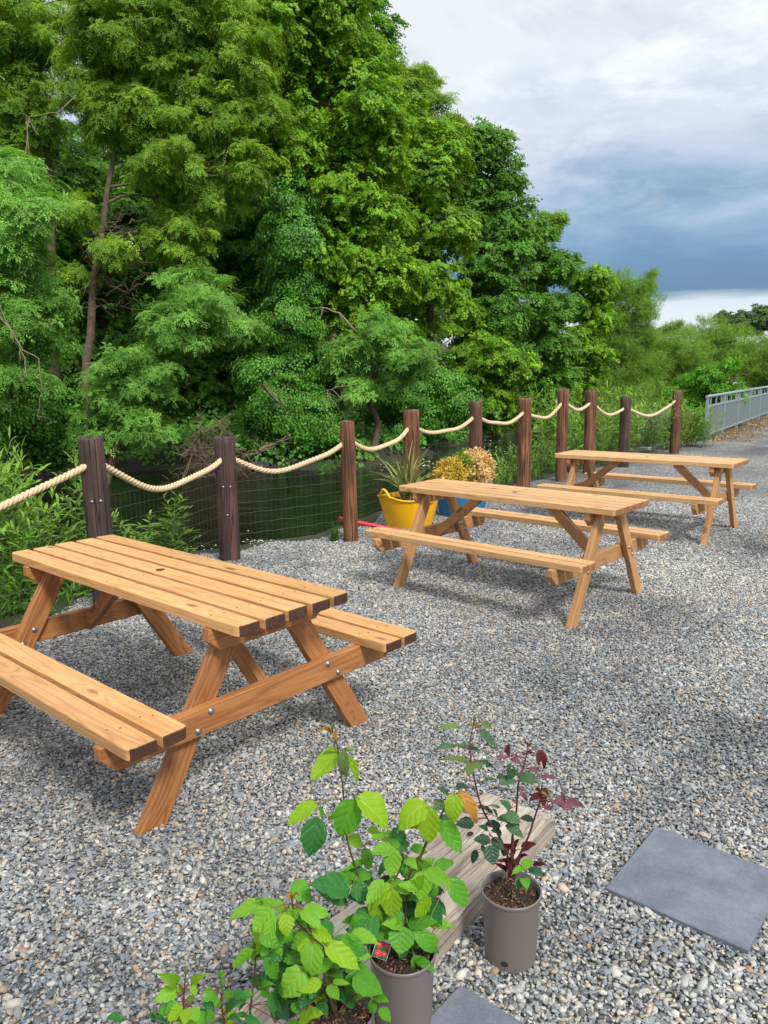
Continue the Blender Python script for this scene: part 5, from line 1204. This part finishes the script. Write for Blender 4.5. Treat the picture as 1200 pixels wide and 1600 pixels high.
# label card on a stick in the middle pot: white card printed with red roses
lc = ony(597, 1482, 1.635); mt_ = [simple('card_white', (.75, .76, .78), .4), simple('card_red', (.65, .03, .05), .4), simple('card_dark', (.03, .09, .03), .4), simple('card_pink', (.75, .16, .17), .4)]
mb = MB(); mb.box(-.026, .026, -.001, .001, -.032, .034, 0)
for cx, cz, rr in ((-.012, .010, .014), (.012, .012, .012), (-.008, -.017, .013), (.013, -.012, .010)): mb.add([(cx + rr * (1 if a % 2 else .74) * math.cos(a * PI / 6), -.0016, cz + rr * (1 if a % 2 else .74) * math.sin(a * PI / 6)) for a in range(12)], [tuple(range(12))], 1); mb.add([(cx + rr * .35 * math.cos(a * PI / 3 + .4), -.0019, cz + rr * .35 * math.sin(a * PI / 3 + .4)) for a in range(6)], [tuple(range(6))], 3)
mb.add([(-.0255, -.0013, -.0315), (.0255, -.0013, -.0315), (.024, -.0013, .022), (-.024, -.0013, .022)], [(0, 1, 2, 3)], 2)
tag_ = link('plant_label', mb.mesh('plant_label', *mt_), pm, Matrix.Translation(lc - Vector(P2_)) @ Matrix.Rotation(-.45, 4, 'X') @ Matrix.Rotation(.35, 4, 'Y') @ Matrix.Scale(.72, 4))
# --- front left pot
P1_ = (-.122, 1.49, 0)
pf = pot(P1_, 'potted rose with broad light green leaves, lowest and leftmost of the three pots in view')
cv6 = Conv(340, 1340, 3.0)
S1 = [(-.02, (345, 190), (370, 300), (440, 370), (480, 480), (520, 620), (555, 760)), (.0, (390, 240), (450, 380), (500, 420), (540, 560), (560, 760)),
      (.03, (240, 340), (330, 420), (430, 520), (520, 660), (560, 760)), (-.03, (700, 620), (640, 640), (590, 700), (570, 770)), (.02, (180, 440), (172, 560), (150, 740), (150, 800))]
V1 = [(215, 205, 45, 285, 66, 'l'), (260, 240, 165, 352, 102, 'l', -.03), (330, 240, 180, 190, 60, 'l', .02), (300, 255, 310, 350, 86, 'l', -.01), (350, 330, 235, 380, 90, 'g', .02), (340, 330, 290, 400, 80, 'g', .01), (345, 230, 400, 330, 66, 'g', .02), (385, 235, 312, 305, 60, 'l', -.02), (395, 240, 488, 335, 70, 'l', -.03),
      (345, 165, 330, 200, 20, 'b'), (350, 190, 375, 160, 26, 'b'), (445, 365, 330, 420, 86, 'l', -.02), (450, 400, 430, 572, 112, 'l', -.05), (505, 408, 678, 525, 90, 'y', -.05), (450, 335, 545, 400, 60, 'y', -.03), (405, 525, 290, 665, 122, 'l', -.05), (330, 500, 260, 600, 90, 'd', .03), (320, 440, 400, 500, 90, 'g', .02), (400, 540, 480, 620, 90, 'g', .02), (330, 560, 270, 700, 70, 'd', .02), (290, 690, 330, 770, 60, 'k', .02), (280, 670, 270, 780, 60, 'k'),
      (640, 560, 780, 645, 104, 'g', -.04), (520, 600, 570, 672, 56, 'l', -.04), (540, 580, 625, 592, 28, 'l', -.04), (500, 520, 590, 560, 60, 'g', .02), (520, 480, 610, 480, 60, 'g', .03), (560, 520, 520, 580, 60, 'g', .03), (480, 590, 430, 660, 80, 'd', .03), (440, 620, 380, 700, 80, 'd', .03), (420, 600, 350, 650, 70, 'g', .03), (600, 600, 610, 690, 50, 'd', .02),
      (375, 760, 482, 715, 70, 'y', -.05), (330, 800, 380, 760, 40, 'g', -.04), (740, 650, 798, 672, 44, 'g', -.06), (742, 675, 700, 730, 46, 'g', -.06), (762, 705, 812, 775, 50, 'g', -.06), (570, 720, 595, 730, 24, 'g', -.03), (640, 690, 560, 660, 40, 'd', .01), (470, 680, 520, 740, 60, 'd', .01), (350, 680, 420, 740, 60, 'g', .02),
      (200, 430, 245, 440, 52, 'g'), (215, 470, 300, 465, 52, 'd'), (165, 470, 150, 400, 24, 'g'), (270, 450, 330, 470, 60, 'd', .02), (200, 600, 255, 590, 38, 'g', -.02), (210, 620, 250, 660, 40, 'g', -.02), (130, 640, 40, 700, 66, 'd', -.01), (165, 640, 90, 645, 40, 'g'), (125, 680, 100, 720, 26, 'k'), (130, 750, 210, 790, 44, 'd'), (140, 740, 80, 735, 24, 'd'),
      (560, 640, 640, 600, 60, 'd', .04), (480, 460, 560, 440, 70, 'd', .04), (380, 400, 300, 460, 80, 'd', .05), (600, 480, 680, 560, 70, 'd', .05), (540, 380, 620, 440, 80, 'd', .06), (620, 640, 560, 700, 50, 'd', .04)]
ST1 = plant(pf, 1.49, S1, V1, cv6, MSTD, MPETR, .0034)
filler(pf, ST1, 1.49, 46, 'ddgglk', cv6, 240, 660, 330, 720, 65, 100)
filler(pf, ST1, 1.43, 16, 'glyl', cv6, 150, 600, 250, 640, 65, 95)
# --- fourth pot outside the lower left of the frame; its sprays reach in
P4_ = (-.37, 1.39, 0)
pl = pot(P4_, 'rose sprays with buds rising from a pot below the bottom left edge')
cv4 = Conv(160, 1400, 4.0)
S4 = [(0, (522, 480), (510, 590), (505, 690), (520, 800), (560, 1050)), (.02, (750, 560), (740, 660), (765, 780), (740, 900), (620, 1050)), (-.02, (220, 800), (330, 830), (480, 1000))]
V4 = [(470, 550, 372, 488, 72, 'l'), (465, 600, 328, 640, 88, 'l'), (550, 555, 638, 488, 56, 'y'), (555, 560, 590, 622, 40, 'y'), (480, 550, 495, 615, 40, 'y'), (520, 660, 590, 650, 56, 'l'), (500, 690, 408, 785, 80, 'y', -.02), (520, 700, 525, 810, 72, 'y', -.03), (560, 695, 600, 790, 72, 'l', -.02), (480, 680, 385, 740, 84, 'g', .02),
      (745, 585, 728, 465, 76, 'g'), (720, 610, 625, 650, 62, 'g'), (760, 610, 822, 635, 60, 'g'), (690, 590, 632, 600, 40, 'l'), (740, 640, 700, 700, 60, 'g', .02), (700, 730, 650, 790, 60, 'g'), (680, 740, 600, 790, 90, 'g', .02), (770, 720, 840, 660, 60, 'd', .02), (640, 660, 700, 720, 60, 'd', .03), (780, 760, 850, 745, 40, 'd'), (820, 630, 940, 620, 44, 'd', .03),
      (130, 770, 20, 770, 80, 'd', .02), (400, 780, 330, 760, 60, 'd', .02), (340, 770, 300, 740, 40, 'd', .03)]
ST4 = plant(pl, 1.40, S4, V4, cv4, MSTEMR, MPETR, .0028)
filler(pl, ST4, 1.40, 16, 'glyg', cv4, 350, 900, 700, 860, 60, 90)
for rt_, cvx, bx, by, Yy in ((pl, cv4, 522, 478, 1.40), (pl, cv4, 755, 558, 1.40), (pf, cv6, 170, 425, 1.49), (pl, cv4, 330, 735, 1.40)):
    c = ony(*cvx(bx, by), Yy) - rt_.location; mb = MB()
    mb.tube([c + Vector((0, 0, -.004)), c, c + Vector((0, 0, .006)), c + Vector((0, 0, .012)), c + Vector((.001, 0, .018))], [.0015, .004, .0045, .0028, .0004], 8); link('bud', mb.mesh('bud', MSTEM), rt_)
